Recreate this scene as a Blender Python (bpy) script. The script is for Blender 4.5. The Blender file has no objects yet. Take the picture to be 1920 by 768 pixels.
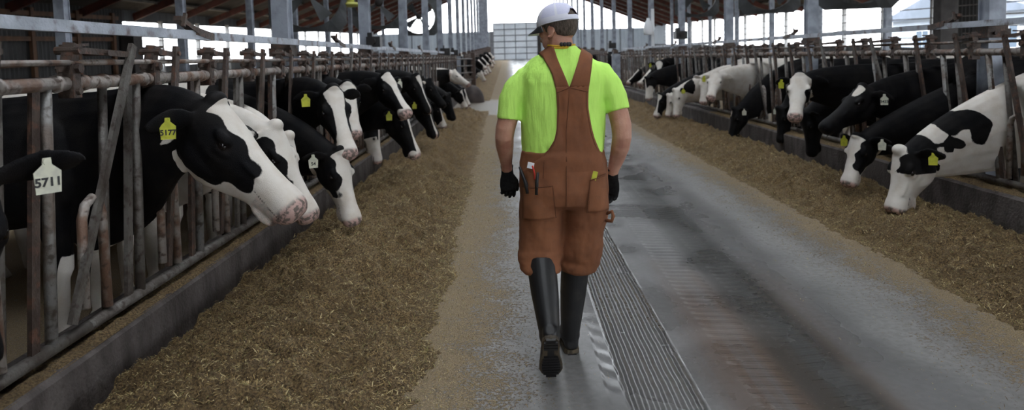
import bpy, math, random
import numpy as np
from mathutils import Vector, Matrix, Quaternion, noise
from mathutils.bvhtree import BVHTree

# ------------------------------------------------------------------ camera, sky, exposure
sc = bpy.context.scene
col = sc.collection
RIGHT = Vector((0.99965, -0.0040, -0.0261)); FWD = Vector((0.0020, 0.9974, -0.0726))
FWD.normalize(); RIGHT = (RIGHT - FWD * RIGHT.dot(FWD)).normalized(); UPV = RIGHT.cross(FWD)
cd = bpy.data.cameras.new('camera'); cam = bpy.data.objects.new('camera', cd); col.objects.link(cam)
cam.matrix_world = Matrix(((RIGHT.x, UPV.x, -FWD.x, 0), (RIGHT.y, UPV.y, -FWD.y, 0), (RIGHT.z, UPV.z, -FWD.z, 1.58), (0, 0, 0, 1)))
cd.sensor_width = 36; cd.lens = 36 * 1280 / 1920; cd.shift_y = -184 / 1920; cd.clip_end = 400
cd.dof.use_dof = True; cd.dof.focus_distance = 3.6; cd.dof.aperture_fstop = 2.6
sc.camera = cam
w = bpy.data.worlds.new('World'); sc.world = w; w.use_nodes = True
bg = w.node_tree.nodes['Background']; bg.inputs[0].default_value = (.90, .95, 1, 1); bg.inputs[1].default_value = 1.6
sc.view_settings.view_transform = 'Standard'; sc.view_settings.look = 'None'
sc.view_settings.gamma = 1; sc.view_settings.use_curve_mapping = False
sc.view_settings.exposure = 2.7

# ------------------------------------------------------------------ helpers
def new_obj(name, V, F, mat=None, parent=None, smooth=False, loc=None):
    me = bpy.data.meshes.new(name); me.from_pydata([tuple(v) for v in V], [], F); me.update()
    if smooth: me.polygons.foreach_set('use_smooth', [True] * len(me.polygons))
    return link(name, me, mat, parent)
def link(name, me, mat=None, parent=None):
    o = bpy.data.objects.new(name, me); col.objects.link(o)
    if mat is not None:
        for m_ in (mat if isinstance(mat, list) else [mat]): me.materials.append(m_)
    if parent is not None:
        o.parent = parent; o.matrix_parent_inverse = Matrix.Translation(-parent.location) if parent.type == 'EMPTY' and parent.parent is None else Matrix.Identity(4)
    return o
def empty(name, loc, label, cat, group=None):
    o = bpy.data.objects.new(name, None); col.objects.link(o); o.location = loc; o.empty_display_size = .1
    tag(o, label, cat, group); return o
def tag(o, label=None, cat=None, group=None, kind=None):
    if label: o['label'] = label
    if cat: o['category'] = cat
    if group: o['group'] = group
    if kind: o['kind'] = kind
    return o
class MB:
    def __init__(s): s.V = []; s.F = []
    def add(s, V, F):
        b = len(s.V); s.V += [Vector(v) for v in V]; s.F += [tuple(i + b for i in f) for f in F]
    def box(s, x0, x1, y0, y1, z0, z1):
        s.add([(x, y, z) for x in (x0, x1) for y in (y0, y1) for z in (z0, z1)],
              [(0, 1, 3, 2), (4, 6, 7, 5), (0, 4, 5, 1), (2, 3, 7, 6), (0, 2, 6, 4), (1, 5, 7, 3)])
    def obox(s, a, b, up, wd, th):
        a, b, up = Vector(a), Vector(b), Vector(up); d = (b - a).normalized(); u = (up - d * up.dot(d)).normalized(); r = d.cross(u)
        V = []
        for p in (a, b):
            for i in (-1, 1):
                for j in (-1, 1): V.append(p + r * (i * wd / 2) + u * (j * th / 2))
        s.add(V, [(0, 1, 3, 2), (4, 6, 7, 5), (0, 4, 5, 1), (2, 3, 7, 6), (0, 2, 6, 4), (1, 5, 7, 3)])
    def tube(s, pts, r, n=10, cap=True):
        pts = [Vector(p) for p in pts]; rs = r if isinstance(r, (list, tuple)) else [r] * len(pts)
        rings = []; u = None
        for i, p in enumerate(pts):
            d = (pts[min(i + 1, len(pts) - 1)] - pts[max(i - 1, 0)]).normalized()
            if u is None:
                u = Vector((0, 0, 1)) if abs(d.z) < .9 else Vector((1, 0, 0))
            u = (u - d * u.dot(d)).normalized(); v = d.cross(u)
            rings.append([p + (u * math.cos(2 * math.pi * k / n) + v * math.sin(2 * math.pi * k / n)) * rs[i] for k in range(n)])
        s.loft(rings, cap)
    def loft(s, rings, cap=True):
        n = len(rings[0]); V = [v for r in rings for v in r]; F = []
        for i in range(len(rings) - 1):
            for k in range(n): F.append((i * n + k, i * n + (k + 1) % n, (i + 1) * n + (k + 1) % n, (i + 1) * n + k))
        if cap: F += [tuple(range(n))[::-1], tuple((len(rings) - 1) * n + k for k in range(n))]
        s.add(V, F)
    def ell(s, c, a, b, d, n=16, m=10):
        """ellipsoid, axes vectors a,b,d"""
        c, a, b, d = Vector(c), Vector(a), Vector(b), Vector(d)
        V = [c + d]; F = []
        for i in range(1, m):
            t = math.pi * i / m
            for k in range(n):
                f = 2 * math.pi * k / n; V.append(c + d * math.cos(t) + (a * math.cos(f) + b * math.sin(f)) * math.sin(t))
        V.append(c - d); L = len(V) - 1
        for k in range(n):
            F.append((0, 1 + k, 1 + (k + 1) % n)); F.append((L, 1 + (m - 2) * n + (k + 1) % n, 1 + (m - 2) * n + k))
        for i in range(m - 2):
            for k in range(n):
                p = 1 + i * n; F.append((p + k, p + n + k, p + n + (k + 1) % n, p + (k + 1) % n))
        s.add(V, F)
    def build(s, name, mat, parent=None, smooth=False): return new_obj(name, s.V, s.F, mat, parent, smooth)
def sring(c, a, bu, bd, e=2.3, n=20, low=1.0):
    """super-ellipse ring: a half width vector, bu up vector, bd down length factor on -bu direction"""
    R = []
    for k in range(n):
        t = 2 * math.pi * k / n; cx = math.cos(t); sy = math.sin(t)
        x = math.copysign(abs(cx) ** (2 / e), cx); y = math.copysign(abs(sy) ** (2 / e), sy)
        if y < 0: x *= 1 + (low - 1) * min(1, -y * 1.2)
        R.append(c + a * x + (bu * y if y >= 0 else bd * (-y)))
    return R
def remeshed(mb, voxel, smooth_it=2, fac=.5):
    me = bpy.data.meshes.new('tmp'); me.from_pydata([tuple(v) for v in mb.V], [], mb.F); me.update()
    bmfix(me)
    o = bpy.data.objects.new('tmp', me); col.objects.link(o)
    m = o.modifiers.new('r', 'REMESH'); m.mode = 'VOXEL'; m.voxel_size = voxel; m.use_smooth_shade = True
    if smooth_it:
        s_ = o.modifiers.new('s', 'SMOOTH'); s_.factor = fac; s_.iterations = smooth_it
    dg = bpy.context.evaluated_depsgraph_get()
    r = bpy.data.meshes.new_from_object(o.evaluated_get(dg))
    bpy.data.objects.remove(o); bpy.data.meshes.remove(me)
    r.polygons.foreach_set('use_smooth', [True] * len(r.polygons))
    return r
def bmfix(me):
    import bmesh
    b = bmesh.new(); b.from_mesh(me); bmesh.ops.recalc_face_normals(b, faces=b.faces); b.to_mesh(me); b.free()
def coords(me):
    a = np.empty(len(me.vertices) * 3, np.float32); me.vertices.foreach_get('co', a); return a.reshape(-1, 3).astype(np.float64)
def setco(me, a): me.vertices.foreach_set('co', a.astype(np.float32).ravel()); me.update()
def setattr_f(me, name, v):
    at = me.attributes.new(name, 'FLOAT', 'POINT'); at.data.foreach_set('value', np.asarray(v, np.float32))

# node expression helper
class E:
    def __init__(s, t, sock): s.t = t; s.k = sock
    def _m(s, op, *o, clamp=False):
        n = s.t.nodes.new('ShaderNodeMath'); n.operation = op; n.use_clamp = clamp
        for i, v in enumerate((s,) + o):
            if isinstance(v, E): s.t.links.new(v.k, n.inputs[i])
            else: n.inputs[i].default_value = v
        return E(s.t, n.outputs[0])
    def __add__(s, o): return s._m('ADD', o)
    def __sub__(s, o): return s._m('SUBTRACT', o)
    def __mul__(s, o): return s._m('MULTIPLY', o)
    def __truediv__(s, o): return s._m('DIVIDE', o)
    def sin(s): return s._m('SINE')
    def abs(s): return s._m('ABSOLUTE')
    def mx(s, o): return s._m('MAXIMUM', o)
    def mn(s, o): return s._m('MINIMUM', o)
    def gt(s, o): return s._m('GREATER_THAN', o)
    def inv(s): return s._m('MULTIPLY_ADD', -1, 1)
    def ss(s, a, b):
        n = s.t.nodes.new('ShaderNodeMapRange'); n.interpolation_type = 'SMOOTHSTEP'
        s.t.links.new(s.k, n.inputs[0]); n.inputs[1].default_value = a; n.inputs[2].default_value = b
        return E(s.t, n.outputs[0])
    def band(s, a, b, f): return s.ss(a - f, a + f) * s.ss(b - f, b + f).inv()
class Mat:
    def __init__(s, name, rough=.6, metal=0.):
        s.m = bpy.data.materials.new(name); s.m.use_nodes = True; s.t = s.m.node_tree; s.b = s.t.nodes['Principled BSDF']
        s.b.inputs['Roughness'].default_value = rough; s.b.inputs['Metallic'].default_value = metal
        g = s.t.nodes.new('ShaderNodeTexCoord'); s.co = g.outputs['Object']
    def xyz(s):
        n = s.t.nodes.new('ShaderNodeSeparateXYZ'); s.t.links.new(s.co, n.inputs[0]); return [E(s.t, o) for o in n.outputs]
    def noise(s, scale, detail=3, stretch=None, rough=.5):
        n = s.t.nodes.new('ShaderNodeTexNoise'); n.inputs['Scale'].default_value = scale; n.inputs['Detail'].default_value = detail; n.inputs['Roughness'].default_value = rough
        c = s.co
        if stretch:
            mp = s.t.nodes.new('ShaderNodeMapping'); mp.inputs['Scale'].default_value = stretch; s.t.links.new(c, mp.inputs[0]); c = mp.outputs[0]
        s.t.links.new(c, n.inputs['Vector']); return E(s.t, n.outputs[0])
    def attr(s, name):
        n = s.t.nodes.new('ShaderNodeAttribute'); n.attribute_name = name; return E(s.t, n.outputs['Fac'])
    def mix(s, f, a, b):
        n = s.t.nodes.new('ShaderNodeMix'); n.data_type = 'RGBA'
        if isinstance(f, E): s.t.links.new(f.k, n.inputs[0])
        else: n.inputs[0].default_value = f
        for i, v in ((6, a), (7, b)):
            if isinstance(v, tuple): n.inputs[i].default_value = (*v, 1)
            else: s.t.links.new(v, n.inputs[i])
        return n.outputs[2]
    def color(s, c):
        if isinstance(c, tuple): s.b.inputs['Base Color'].default_value = (*c, 1)
        else: s.t.links.new(c, s.b.inputs['Base Color'])
        return s
    def rough(s, e): s.t.links.new(e.k, s.b.inputs['Roughness']); return s
    def bump(s, e, dist=.01, strength=1.):
        n = s.t.nodes.new('ShaderNodeBump'); n.inputs['Distance'].default_value = dist; n.inputs['Strength'].default_value = strength
        s.t.links.new(e.k, n.inputs['Height']); s.t.links.new(n.outputs[0], s.b.inputs['Normal']); return s
def simple(name, c1, c2=None, scale=8, rough=.6, metal=0., bump=0., stretch=None, lo=.35, hi=.65):
    m = Mat(name, rough, metal)
    if c2 is None: m.color(c1)
    else: m.color(m.mix(m.noise(scale, 5, stretch).ss(lo, hi), c1, c2))
    if bump: m.bump(m.noise(scale * 6, 3, stretch), bump)
    return m.m
galv = simple('galvanised_steel', (.33, .36, .42), (.21, .23, .27), 6, .5, .35, .002)
def steel_rust(name, a, b, c, sc_=9):
    m = Mat(name, .55, .25); n1 = m.noise(sc_, 5).ss(.42, .62); n2 = m.noise(sc_ * 3, 4).ss(.5, .7)
    return m.color(m.mix(n2, m.mix(n1, a, b), c)).bump(m.noise(60, 4), .004).m
rail_m = steel_rust('rusty_pipe', (.30, .27, .25), (.17, .10, .07), (.07, .045, .035))
bar_m = steel_rust('worn_bar', (.13, .12, .11), (.07, .058, .05), (.05, .035, .03))
barlight_m = steel_rust('worn_light_bar', (.20, .195, .19), (.11, .085, .07), (.06, .05, .04))
iron_m = steel_rust('dark_iron', (.075, .055, .045), (.045, .03, .025), (.12, .06, .04))
conc_m = Mat('curb_concrete', .85)
_z = conc_m.xyz()[2]
conc_m = conc_m.color(conc_m.mix(conc_m.noise(7, 6, (1, 1, .35)).ss(.35, .68), (.10, .085, .08), (.045, .036, .034))).bump(conc_m.noise(40, 5), .01).m
dark_m = simple('dark_board', (.035, .03, .03), (.02, .017, .016), 4, .8)
wood_m = simple('brown_timber', (.12, .06, .03), (.07, .035, .02), 5, .8, stretch=(1, 1, .2))
rafter_m = simple('red_brown_rafter', (.10, .028, .02), (.06, .02, .016), 3, .7)
black_m = simple('black_plastic', (.012, .012, .013), None, rough=.5)
yellow_m = simple('yellow_tag', (.55, .56, .05), (.42, .44, .04), 30, .5)
whitetag_m = simple('white_tag', (.62, .62, .50), (.5, .5, .42), 30, .5)
ink_m = simple('ink', (.015, .015, .018), None, rough=.6)

# ------------------------------------------------------------------ setting
SL = .022
def gz(y): return 0. if y < 27 else SL * (y - 27)
XL, XR = -1.95, 4.2          # the two neck rails
WL, WR, ZF = -16., 17.4, 84.  # side walls and far wall
fm = Mat('wet_concrete')
x, y, z = fm.xyz()
nb = fm.noise(1.3, 6); nf = fm.noise(26, 5); ns = fm.noise(2.2, 6, (1, .12, 1)); nl = fm.noise(5, 5, (1, .05, 1)); sp = fm.noise(120, 3)
base = fm.mix(nf.ss(.3, .7), (.25, .245, .245), (.185, .18, .18))
base = fm.mix(ns.ss(.42, .62) * .5, base, (.13, .127, .127))
wetx = x + (nb - .5) * .9
wet = wetx.band(.28, 2.05, .22)
base = fm.mix(wet * .55, base, (.105, .103, .102))
# brown manure stain between the wheel tracks, near the camera
st = (x + (ns - .5) * .7).band(.95, 1.75, .2) * (y + (nb - .5) * 1.5).ss(3.9, 5.4).inv() * nl.ss(.35, .6)
base = fm.mix(st * .75, base, (.115, .072, .048))
trk = (x + (nl - .5) * .16).band(1.32, 1.68, .07)
base = fm.mix(trk * .75, base, (.045, .045, .042))
n6 = fm.noise(50, 6, rough=.7); nm = fm.noise(7, 4)
gd = (x + (nb - .5) * .5).ss(-.55, .45).inv().mx((x + (nb - .5) * .5).ss(1.9, 2.95))
cov = (n6 * 1.0 + (nm - .5) * .35 + gd * .34).ss(.66, .76)
film = gd * .28
dd = cov.mx(film)
base = fm.mix(dd * .9, base, fm.mix(sp.ss(.35, .65), (.33, .245, .14), (.15, .105, .055)))
speck = sp.ss(.58, .68) * (cov * .7 + .06)
base = fm.mix(speck, base, (.42, .33, .2))
pud = (y + (nb - .5) * 5).band(18.6, 25.5, .4) * (x + (nb - .5) * 2).band(-3, .45, .2)
base = fm.mix(pud * .5, base, (.05, .05, .055))
fm.color(base)
gro = x.band(.50, .84, .015) * y.ss(8, 5)
gwob = x + (fm.noise(3, 3) - .5) * .02 + (fm.noise(14, 2) - .5) * .008
gl = ((gwob * (2 * math.pi / .048)).sin() * gro)
gr2 = x.band(.42, .50, .01) * ((y * 2 * math.pi / .17 + x * 30).sin()) * y.ss(4.2, 3.2)
bl = (x + (fm.noise(9, 3) - .5) * .05 - .82).abs().ss(.0, .02).inv() * 1.5 * y.ss(8, 5)
tb = (x.band(1.08, 1.30, .02) * ((y * (2 * math.pi / .085) + x * 9).sin().ss(-.2, .4))) + (x.band(1.42, 1.60, .02) * ((y * (2 * math.pi / .085) - x * 12).sin().ss(-.2, .4)))
ff = y.ss(14, 5)
tb = tb * ff * nl.ss(.25, .5)
hgt = gl * 1.2 + gr2 * .6 + bl * 1.5 + tb * .6 + nf * .35 * (wet.inv() * .6 + .4) + ns * .4 + (sp * dd) * 1.5
rr = (wet * nb.ss(.3, .6)).mx(pud) * -.42 + .62 - (gro * .22) + dd * .3
rr = rr.mx(.08)
fm.rough(rr); fm.bump(hgt, .008, .8)
floor_m = fm.m
V = []; F = []
ys = [-31, 27, ZF + 2]
for yy in ys: V += [(-20, yy, gz(yy)), (21, yy, gz(yy))]
F = [(0, 1, 3, 2), (2, 3, 5, 4)]
V += [(-20, -31, -.3), (21, -31, -.3), (21, ZF + 2, -.3), (-20, ZF + 2, -.3)]
F += [(6, 9, 8, 7), (0, 2, 4, 9, 6), (1, 7, 8, 5, 3), (0, 6, 7, 1), (4, 5, 8, 9)]
tag(new_obj('floor', V, F, floor_m), kind='structure')
yard_m = simple('pale_yard_ground', (.30, .30, .29), (.22, .22, .21), .2, .9)
mb = MB(); mb.box(-160, 160, -60, 260, -1.0, -.35); tag(mb.build('yard_ground', yard_m), kind='structure')

# side walls: low kick wall, solid stretch near the camera, eave board, posts, cables
def corrugated(name, X, y0, y1, z0, z1, mat, out):
    mb = MB(); n = int((y1 - y0) / .1); V = []; F = []
    for i in range(n + 1):
        yy = y0 + (y1 - y0) * i / n; xx = X + (.025 if i % 2 else -.025)
        for (dx, zz) in ((0, z0 + SL * yy), (0, z1 + SL * yy)): V.append((xx, yy, zz))
        for (dx, zz) in ((out * .06, z0 + SL * yy), (out * .06, z1 + SL * yy)): V.append((xx + dx, yy, zz))
    for i in range(n):
        a = i * 4; b = a + 4
        F += [(a, b, b + 1, a + 1), (a + 2, a + 3, b + 3, b + 2), (a + 1, b + 1, b + 3, a + 3), (a, a + 2, b + 2, b)]
    F += [(0, 1, 3, 2), (n * 4, n * 4 + 2, n * 4 + 3, n * 4 + 1)]
    return tag(new_obj(name, V, F, mat), kind='structure')
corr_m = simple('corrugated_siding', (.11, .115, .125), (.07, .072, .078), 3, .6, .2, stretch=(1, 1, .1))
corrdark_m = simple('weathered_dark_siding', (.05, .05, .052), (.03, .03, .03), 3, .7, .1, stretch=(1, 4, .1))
curtain_m = simple('grey_curtain', (.28, .29, .30), (.20, .21, .22), 2, .8, stretch=(1, 1, .2))
EL, ER = 2.84, 3.0
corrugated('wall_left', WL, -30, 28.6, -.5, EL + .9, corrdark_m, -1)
corrugated('wall_left', WL, 28.6, ZF, -1.2, .9, corr_m, -1)
corrugated('wall_left', WL, 74, ZF, .9, EL, curtain_m, -1)
corrugated('wall_left', WL, 28.6, ZF, EL, EL + .9, corr_m, -1)
corrugated('wall_right', WR, -30, ZF, -.5, .9, corr_m, 1)
corrugated('wall_right', WR, 25.2, 27.4, .9, ER, corrdark_m, 1)
corrugated('wall_right', WR, 76, ZF, .9, ER, curtain_m, 1)
corrugated('wall_right', WR, -30, ZF, ER, ER + .9, corr_m, 1)
# brown timber framing on the dark stretch of the left wall
fr = empty('timber_wall_frame', (WL + .12, 24, 1.), 'brown timber girts and studs across the dark siding of the left side wall', 'wall frame')
for (zc, ya, yb) in ((2.1, 20.5, 27.6), (1.25, 20.5, 27.6), (2.95, 12, 28)):
    mb = MB(); mb.obox((WL + .13, ya, zc + SL * ya), (WL + .13, yb, zc + SL * yb), (0, 0, 1), .06, .16); mb.build('girt', wood_m, fr)
for yy in (16, 18.2, 20.5, 22.9, 25.3, 27.6):
    mb = MB(); mb.box(WL + .08, WL + .2, yy - .09, yy + .09, 0, EL + SL * yy + .3); mb.build('stud', wood_m, fr)
mb = MB(); mb.box(WL + .06, WL + .6, 28.2, 28.9, 0, 3.2); tag(mb.build('corner_post', dark_m), 'wide dark corner post where the left side wall opens to daylight', 'post')
# building columns near the right opening
for i, (xx, yy, ww) in enumerate(((13.6, 21.4, .45), (15.2, 23.6, .3), (12.0, 17.2, .12))):
    mb = MB(); mb.box(xx - ww / 2, xx + ww / 2, yy - .2, yy + .2, 0, 4.2 + .2 * i)
    tag(mb.build('barn_column', dark_m if i < 2 else wood_m), ['widest dark barn column behind the right rail near the right edge', 'second dark barn column, just right of the widest one', 'thin brown column closest behind the near right post'][i], 'column')

post_paint = simple('pale_wall_post', (.30, .30, .30), (.2, .2, .2), 3, .7)
def sidewall_posts(X, E_, ys_, side):
    proto = None
    for i, yy in enumerate(ys_):
        if proto is None:
            mb = MB(); mb.box(-.09, .09, -.075, .075, 0, E_ + .1); o = mb.build('sidewall_post', post_paint); proto = o
        else: o = proto.copy(); col.objects.link(o)
        o.location = (X, yy, SL * yy)
        nth = ['nearest', 'second', 'third', 'fourth', 'fifth', 'sixth', 'seventh', 'eighth', 'ninth', 'tenth', 'eleventh', 'twelfth', 'thirteenth', 'fourteenth', 'fifteenth', 'sixteenth', 'seventeenth'][i]
        tag(o, 'pale post in the %s side wall opening, %s one counted from the camera' % (side, nth), 'post', 'posts of the %s side opening' % side)
sidewall_posts(WL + .12, EL, [31.4 + 3.7 * i for i in range(12)], 'left')
sidewall_posts(WR - .12, ER, [16.6, 20.3, 24.0, 27.9, 31.6] + [35.3 + 3.7 * i for i in range(11)], 'right')
def cable(X, za, y0, y1, side, nm):
    mb = MB(); mb.tube([(X, y0, za + SL * y0), (X, y1, za + SL * y1)], .022, 6)
    tag(mb.build('curtain_cable', bar_m), 'thin dark cable across the %s side opening, %s' % (side, nm), 'cable', None)
for za, nm in ((1.25, 'lowest of four'), (1.65, 'second from the bottom'), (2.05, 'third from the bottom'), (2.45, 'topmost of four')):
    cable(WL + .24, za, 29, 74, 'left', nm); cable(WR - .24, za + .05, -4, 76, 'right', nm)

# roof
def zr(X, Y): h = (X - WL) if X < .7 else (WR - X); return 3.05 + .395 * h + SL * Y
roof_m = simple('dark_roof_deck', (.045, .038, .035), (.025, .022, .02), 2, .85)
purlin_m = simple('pale_purlin', (.16, .15, .14), (.10, .095, .09), 2, .8)
for (xa, xb) in ((WL - .5, -.1), (1.5, WR + .5)):
    V = []
    for yy in (-30.5, ZF + .5):
        for xx in (xa, xb): V += [(xx, yy, zr(xx, yy) + .28), (xx, yy, zr(xx, yy) + .36)]
    F = [(0, 2, 6, 4), (1, 5, 7, 3), (0, 1, 3, 2), (4, 6, 7, 5), (0, 4, 5, 1), (2, 3, 7, 6)]
    tag(new_obj('ceiling', V, F, roof_m), kind='structure')
for yy in [7.2 + 3.7 * i for i in range(21)]:
    mb = MB()
    for (xa, xb) in ((WL, .5), (WR, .9)):
        mb.obox((xa, yy, zr(xa, yy) - .02), (xb, yy, zr(xb, yy) - .02), (0, 0, 1), .10, .30)
    tag(mb.build('trim_1', rafter_m), kind='structure')
for i in range(-9, 10):
    if i == 0: continue
    xx = .7 + i * 1.75; y0 = 8
    mb = MB(); mb.obox((xx, y0, zr(xx, y0) + .2), (xx, ZF, zr(xx, ZF) + .2), (0, 0, 1), .30, .1)
    tag(mb.build('trim_2', purlin_m), kind='structure')
# far gable wall with door
g0 = gz(ZF)
def gslab(name, xa, xb, za, zb, mat):
    n = max(1, int((xb - xa) / .25)); V = []; F = []
    for i in range(n + 1):
        xx = xa + (xb - xa) * i / n; yy = ZF + (.03 if i % 2 else -.03)
        V += [(xx, yy, za), (xx, yy, zb), (xx, yy + .12, za), (xx, yy + .12, zb)]
    for i in range(n):
        a = i * 4; b = a + 4; F += [(a, b, b + 1, a + 1), (a + 2, a + 3, b + 3, b + 2), (a + 1, b + 1, b + 3, a + 3), (a, a + 2, b + 2, b)]
    F += [(0, 1, 3, 2), (n * 4, n * 4 + 2, n * 4 + 3, n * 4 + 1)]
    return tag(new_obj(name, V, F, mat), kind='structure')
gslab('wall_far', WL, -2.3, -1, 4.75, curtain_m); gslab('wall_far', 3.9, WR, -1, 4.75, curtain_m)
gal2 = simple('gable_frame_steel', (.2, .21, .24), (.15, .16, .18), 3, .6)
for i, xx in enumerate([-13.4 + 1.55 * k for k in range(7)] + [5.6 + 1.6 * k for k in range(7)]):
    mb = MB(); mb.box(xx - .06, xx + .06, ZF - .3, ZF - .15, g0 - .2, zr(xx, ZF)); tag(mb.build('trim_3', gal2), kind='structure')
for zz in (5.6, 6.5, 7.4):
    h = (zz - 3.05 - SL * ZF) / .395
    for (a, b) in ((WL + h, -2.6), (4.4, WR - h)):
        mb = MB(); mb.box(a, b, ZF - .2, ZF - .14, zz, zz + .06); tag(mb.build('trim_4', gal2), kind='structure')
def translucent(m_, f_, c_):
    t = m_.node_tree; o_ = t.nodes['Material Output']; b_ = t.nodes['Principled BSDF']; a = t.nodes.new('ShaderNodeBsdfTranslucent'); a.inputs[0].default_value = (*c_, 1)
    x_ = t.nodes.new('ShaderNodeMixShader'); x_.inputs[0].default_value = f_; t.links.new(b_.outputs[0], x_.inputs[1]); t.links.new(a.outputs[0], x_.inputs[2]); t.links.new(x_.outputs[0], o_.inputs[0])
translucent(curtain_m, .22, (.75, .8, .85))
door_m = simple('white_door_panel', (.62, .65, .68), (.5, .53, .56), 1, .5)
translucent(door_m, .16, (.85, .9, .95))
d = empty('door_1', (.8, ZF - .3, g0), None, None); d['kind'] = 'structure'
mb = MB(); mb.box(-1.9, 3.5, ZF - .25, ZF - .15, g0, 5.7); mb.build('door_panel', door_m, d)
for k in range(7):
    zz = g0 + (5.7 - g0) * k / 6; mb = MB(); mb.box(-1.9, 3.5, ZF - .33, ZF - .25, zz - .05, zz + .05); mb.build('door_rib', gal2, d)
for k in range(5):
    xx = -1.9 + 5.4 * k / 4; mb = MB(); mb.box(xx - .045, xx + .045, ZF - .34, ZF - .26, g0, 5.7); mb.build('door_stile', gal2, d)
mb = MB(); mb.box(3.5, 3.9, ZF - .35, ZF + .1, g0, 5.75); mb.build('door_jamb', dark_m, d)
mb = MB(); mb.box(-2.3, -1.9, ZF - .35, ZF + .1, g0, 4.75); mb.build('door_jamb', gal2, d)

bm_ = MB(); V = [(WL, -30, -.3), (WR, -30, -.3), (WR, -30, 2.6), (.7, -30, 8.6), (WL, -30, 2.6)]; V += [(a, b - .2, c) for a, b, c in V]
bm_.add(V, [(0, 1, 2, 3, 4), (9, 8, 7, 6, 5), (0, 5, 6, 1), (1, 6, 7, 2), (2, 7, 8, 3), (3, 8, 9, 4), (4, 9, 5, 0)])
tag(bm_.build('wall_back', corr_m), kind='structure')

# house beyond the right side opening
siding_m = simple('pale_blue_siding', (.42, .47, .54), (.36, .41, .48), .5, .7)
winm = simple('dark_window_glass', (.10, .13, .17), None, rough=.15)
whm = simple('white_trim', (.75, .77, .8), None, rough=.5)
hs = empty('farm_building', (34, 44, 0), 'pale blue farm building with windows seen through the right side opening', 'building')
mb = MB(); mb.box(28, 50, 36, 50, 0, 3.4); mb.build('wall', siding_m, hs)
mb = MB(); V = [(27.4, 35.4, 3.4), (50.5, 35.4, 3.4), (50.5, 50.6, 3.4), (27.4, 50.6, 3.4), (27.4, 43, 5.4), (50.5, 43, 5.4)]
mb.add(V, [(0, 1, 5, 4), (2, 3, 4, 5), (0, 4, 3), (1, 2, 5), (0, 3, 2, 1)]); mb.build('roof', simple('grey_shingle', (.13, .15, .19), (.1, .12, .15), 1, .9), hs)
for k in range(6):
    xx = 29.5 + k * 3.4; fr = MB(); fr.box(xx, xx + 1.5, 35.93, 36.0, 1.3, 2.7); f_ = fr.build('window', whm, hs)
    p = MB(); p.box(xx + .1, xx + .7, 35.9, 35.95, 1.4, 2.6); p.box(xx + .8, xx + 1.4, 35.9, 35.95, 1.4, 2.6); p.build('pane', winm, f_)
for k in range(3):
    yy = 37.5 + k * 4; fr = MB(); fr.box(27.93, 28.0, yy, yy + 1.5, 1.3, 2.7); f_ = fr.build('window', whm, hs)
    p = MB(); p.box(27.9, 27.95, yy + .1, yy + .7, 1.4, 2.6); p.box(27.9, 27.95, yy + .8, yy + 1.4, 1.4, 2.6); p.build('pane', winm, f_)

# concrete feed curbs
def curb(name, xa, xb, y0, y1, h, label):
    n = max(2, int((y1 - y0) / .15)); V = []; F = []
    for i in range(n + 1):
        yy = y0 + (y1 - y0) * i / n; j = [.006 * noise.noise(Vector((yy * 2.1, k * 5.1, xa))) for k in range(4)]
        g = gz(yy); V += [(xa + j[0], yy, g - .05), (xa + j[1], yy, g + h - .02), (xa + (xb - xa) * .08 + j[2], yy, g + h + j[1]), (xb, yy, g + h + j[3]), (xb, yy, g - .05)]
    for i in range(n):
        a = i * 5; b = a + 5
        for k in range(4): F.append((a + k, b + k, b + k + 1, a + k + 1))
    F += [(0, 1, 2, 3, 4), tuple(n * 5 + k for k in (4, 3, 2, 1, 0))]
    return tag(new_obj(name, V, F, conc_m, None, False), label, 'curb')
curb('feed_curb', -1.86, -2.15, -.5, 25.8, .345, 'stained concrete feed curb under the left headlocks')
curb('feed_curb', 4.05, 4.36, 3.2, 25.8, .345, 'stained concrete feed curb under the right headlocks')
curb('feed_curb', -1.86, -2.15, 29.5, 74, .345, 'far stretch of left concrete curb beyond the crossover gate')
curb('feed_curb', 4.05, 4.36, 29.5, 74, .345, 'far stretch of right concrete curb beyond the crossover')

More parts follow.
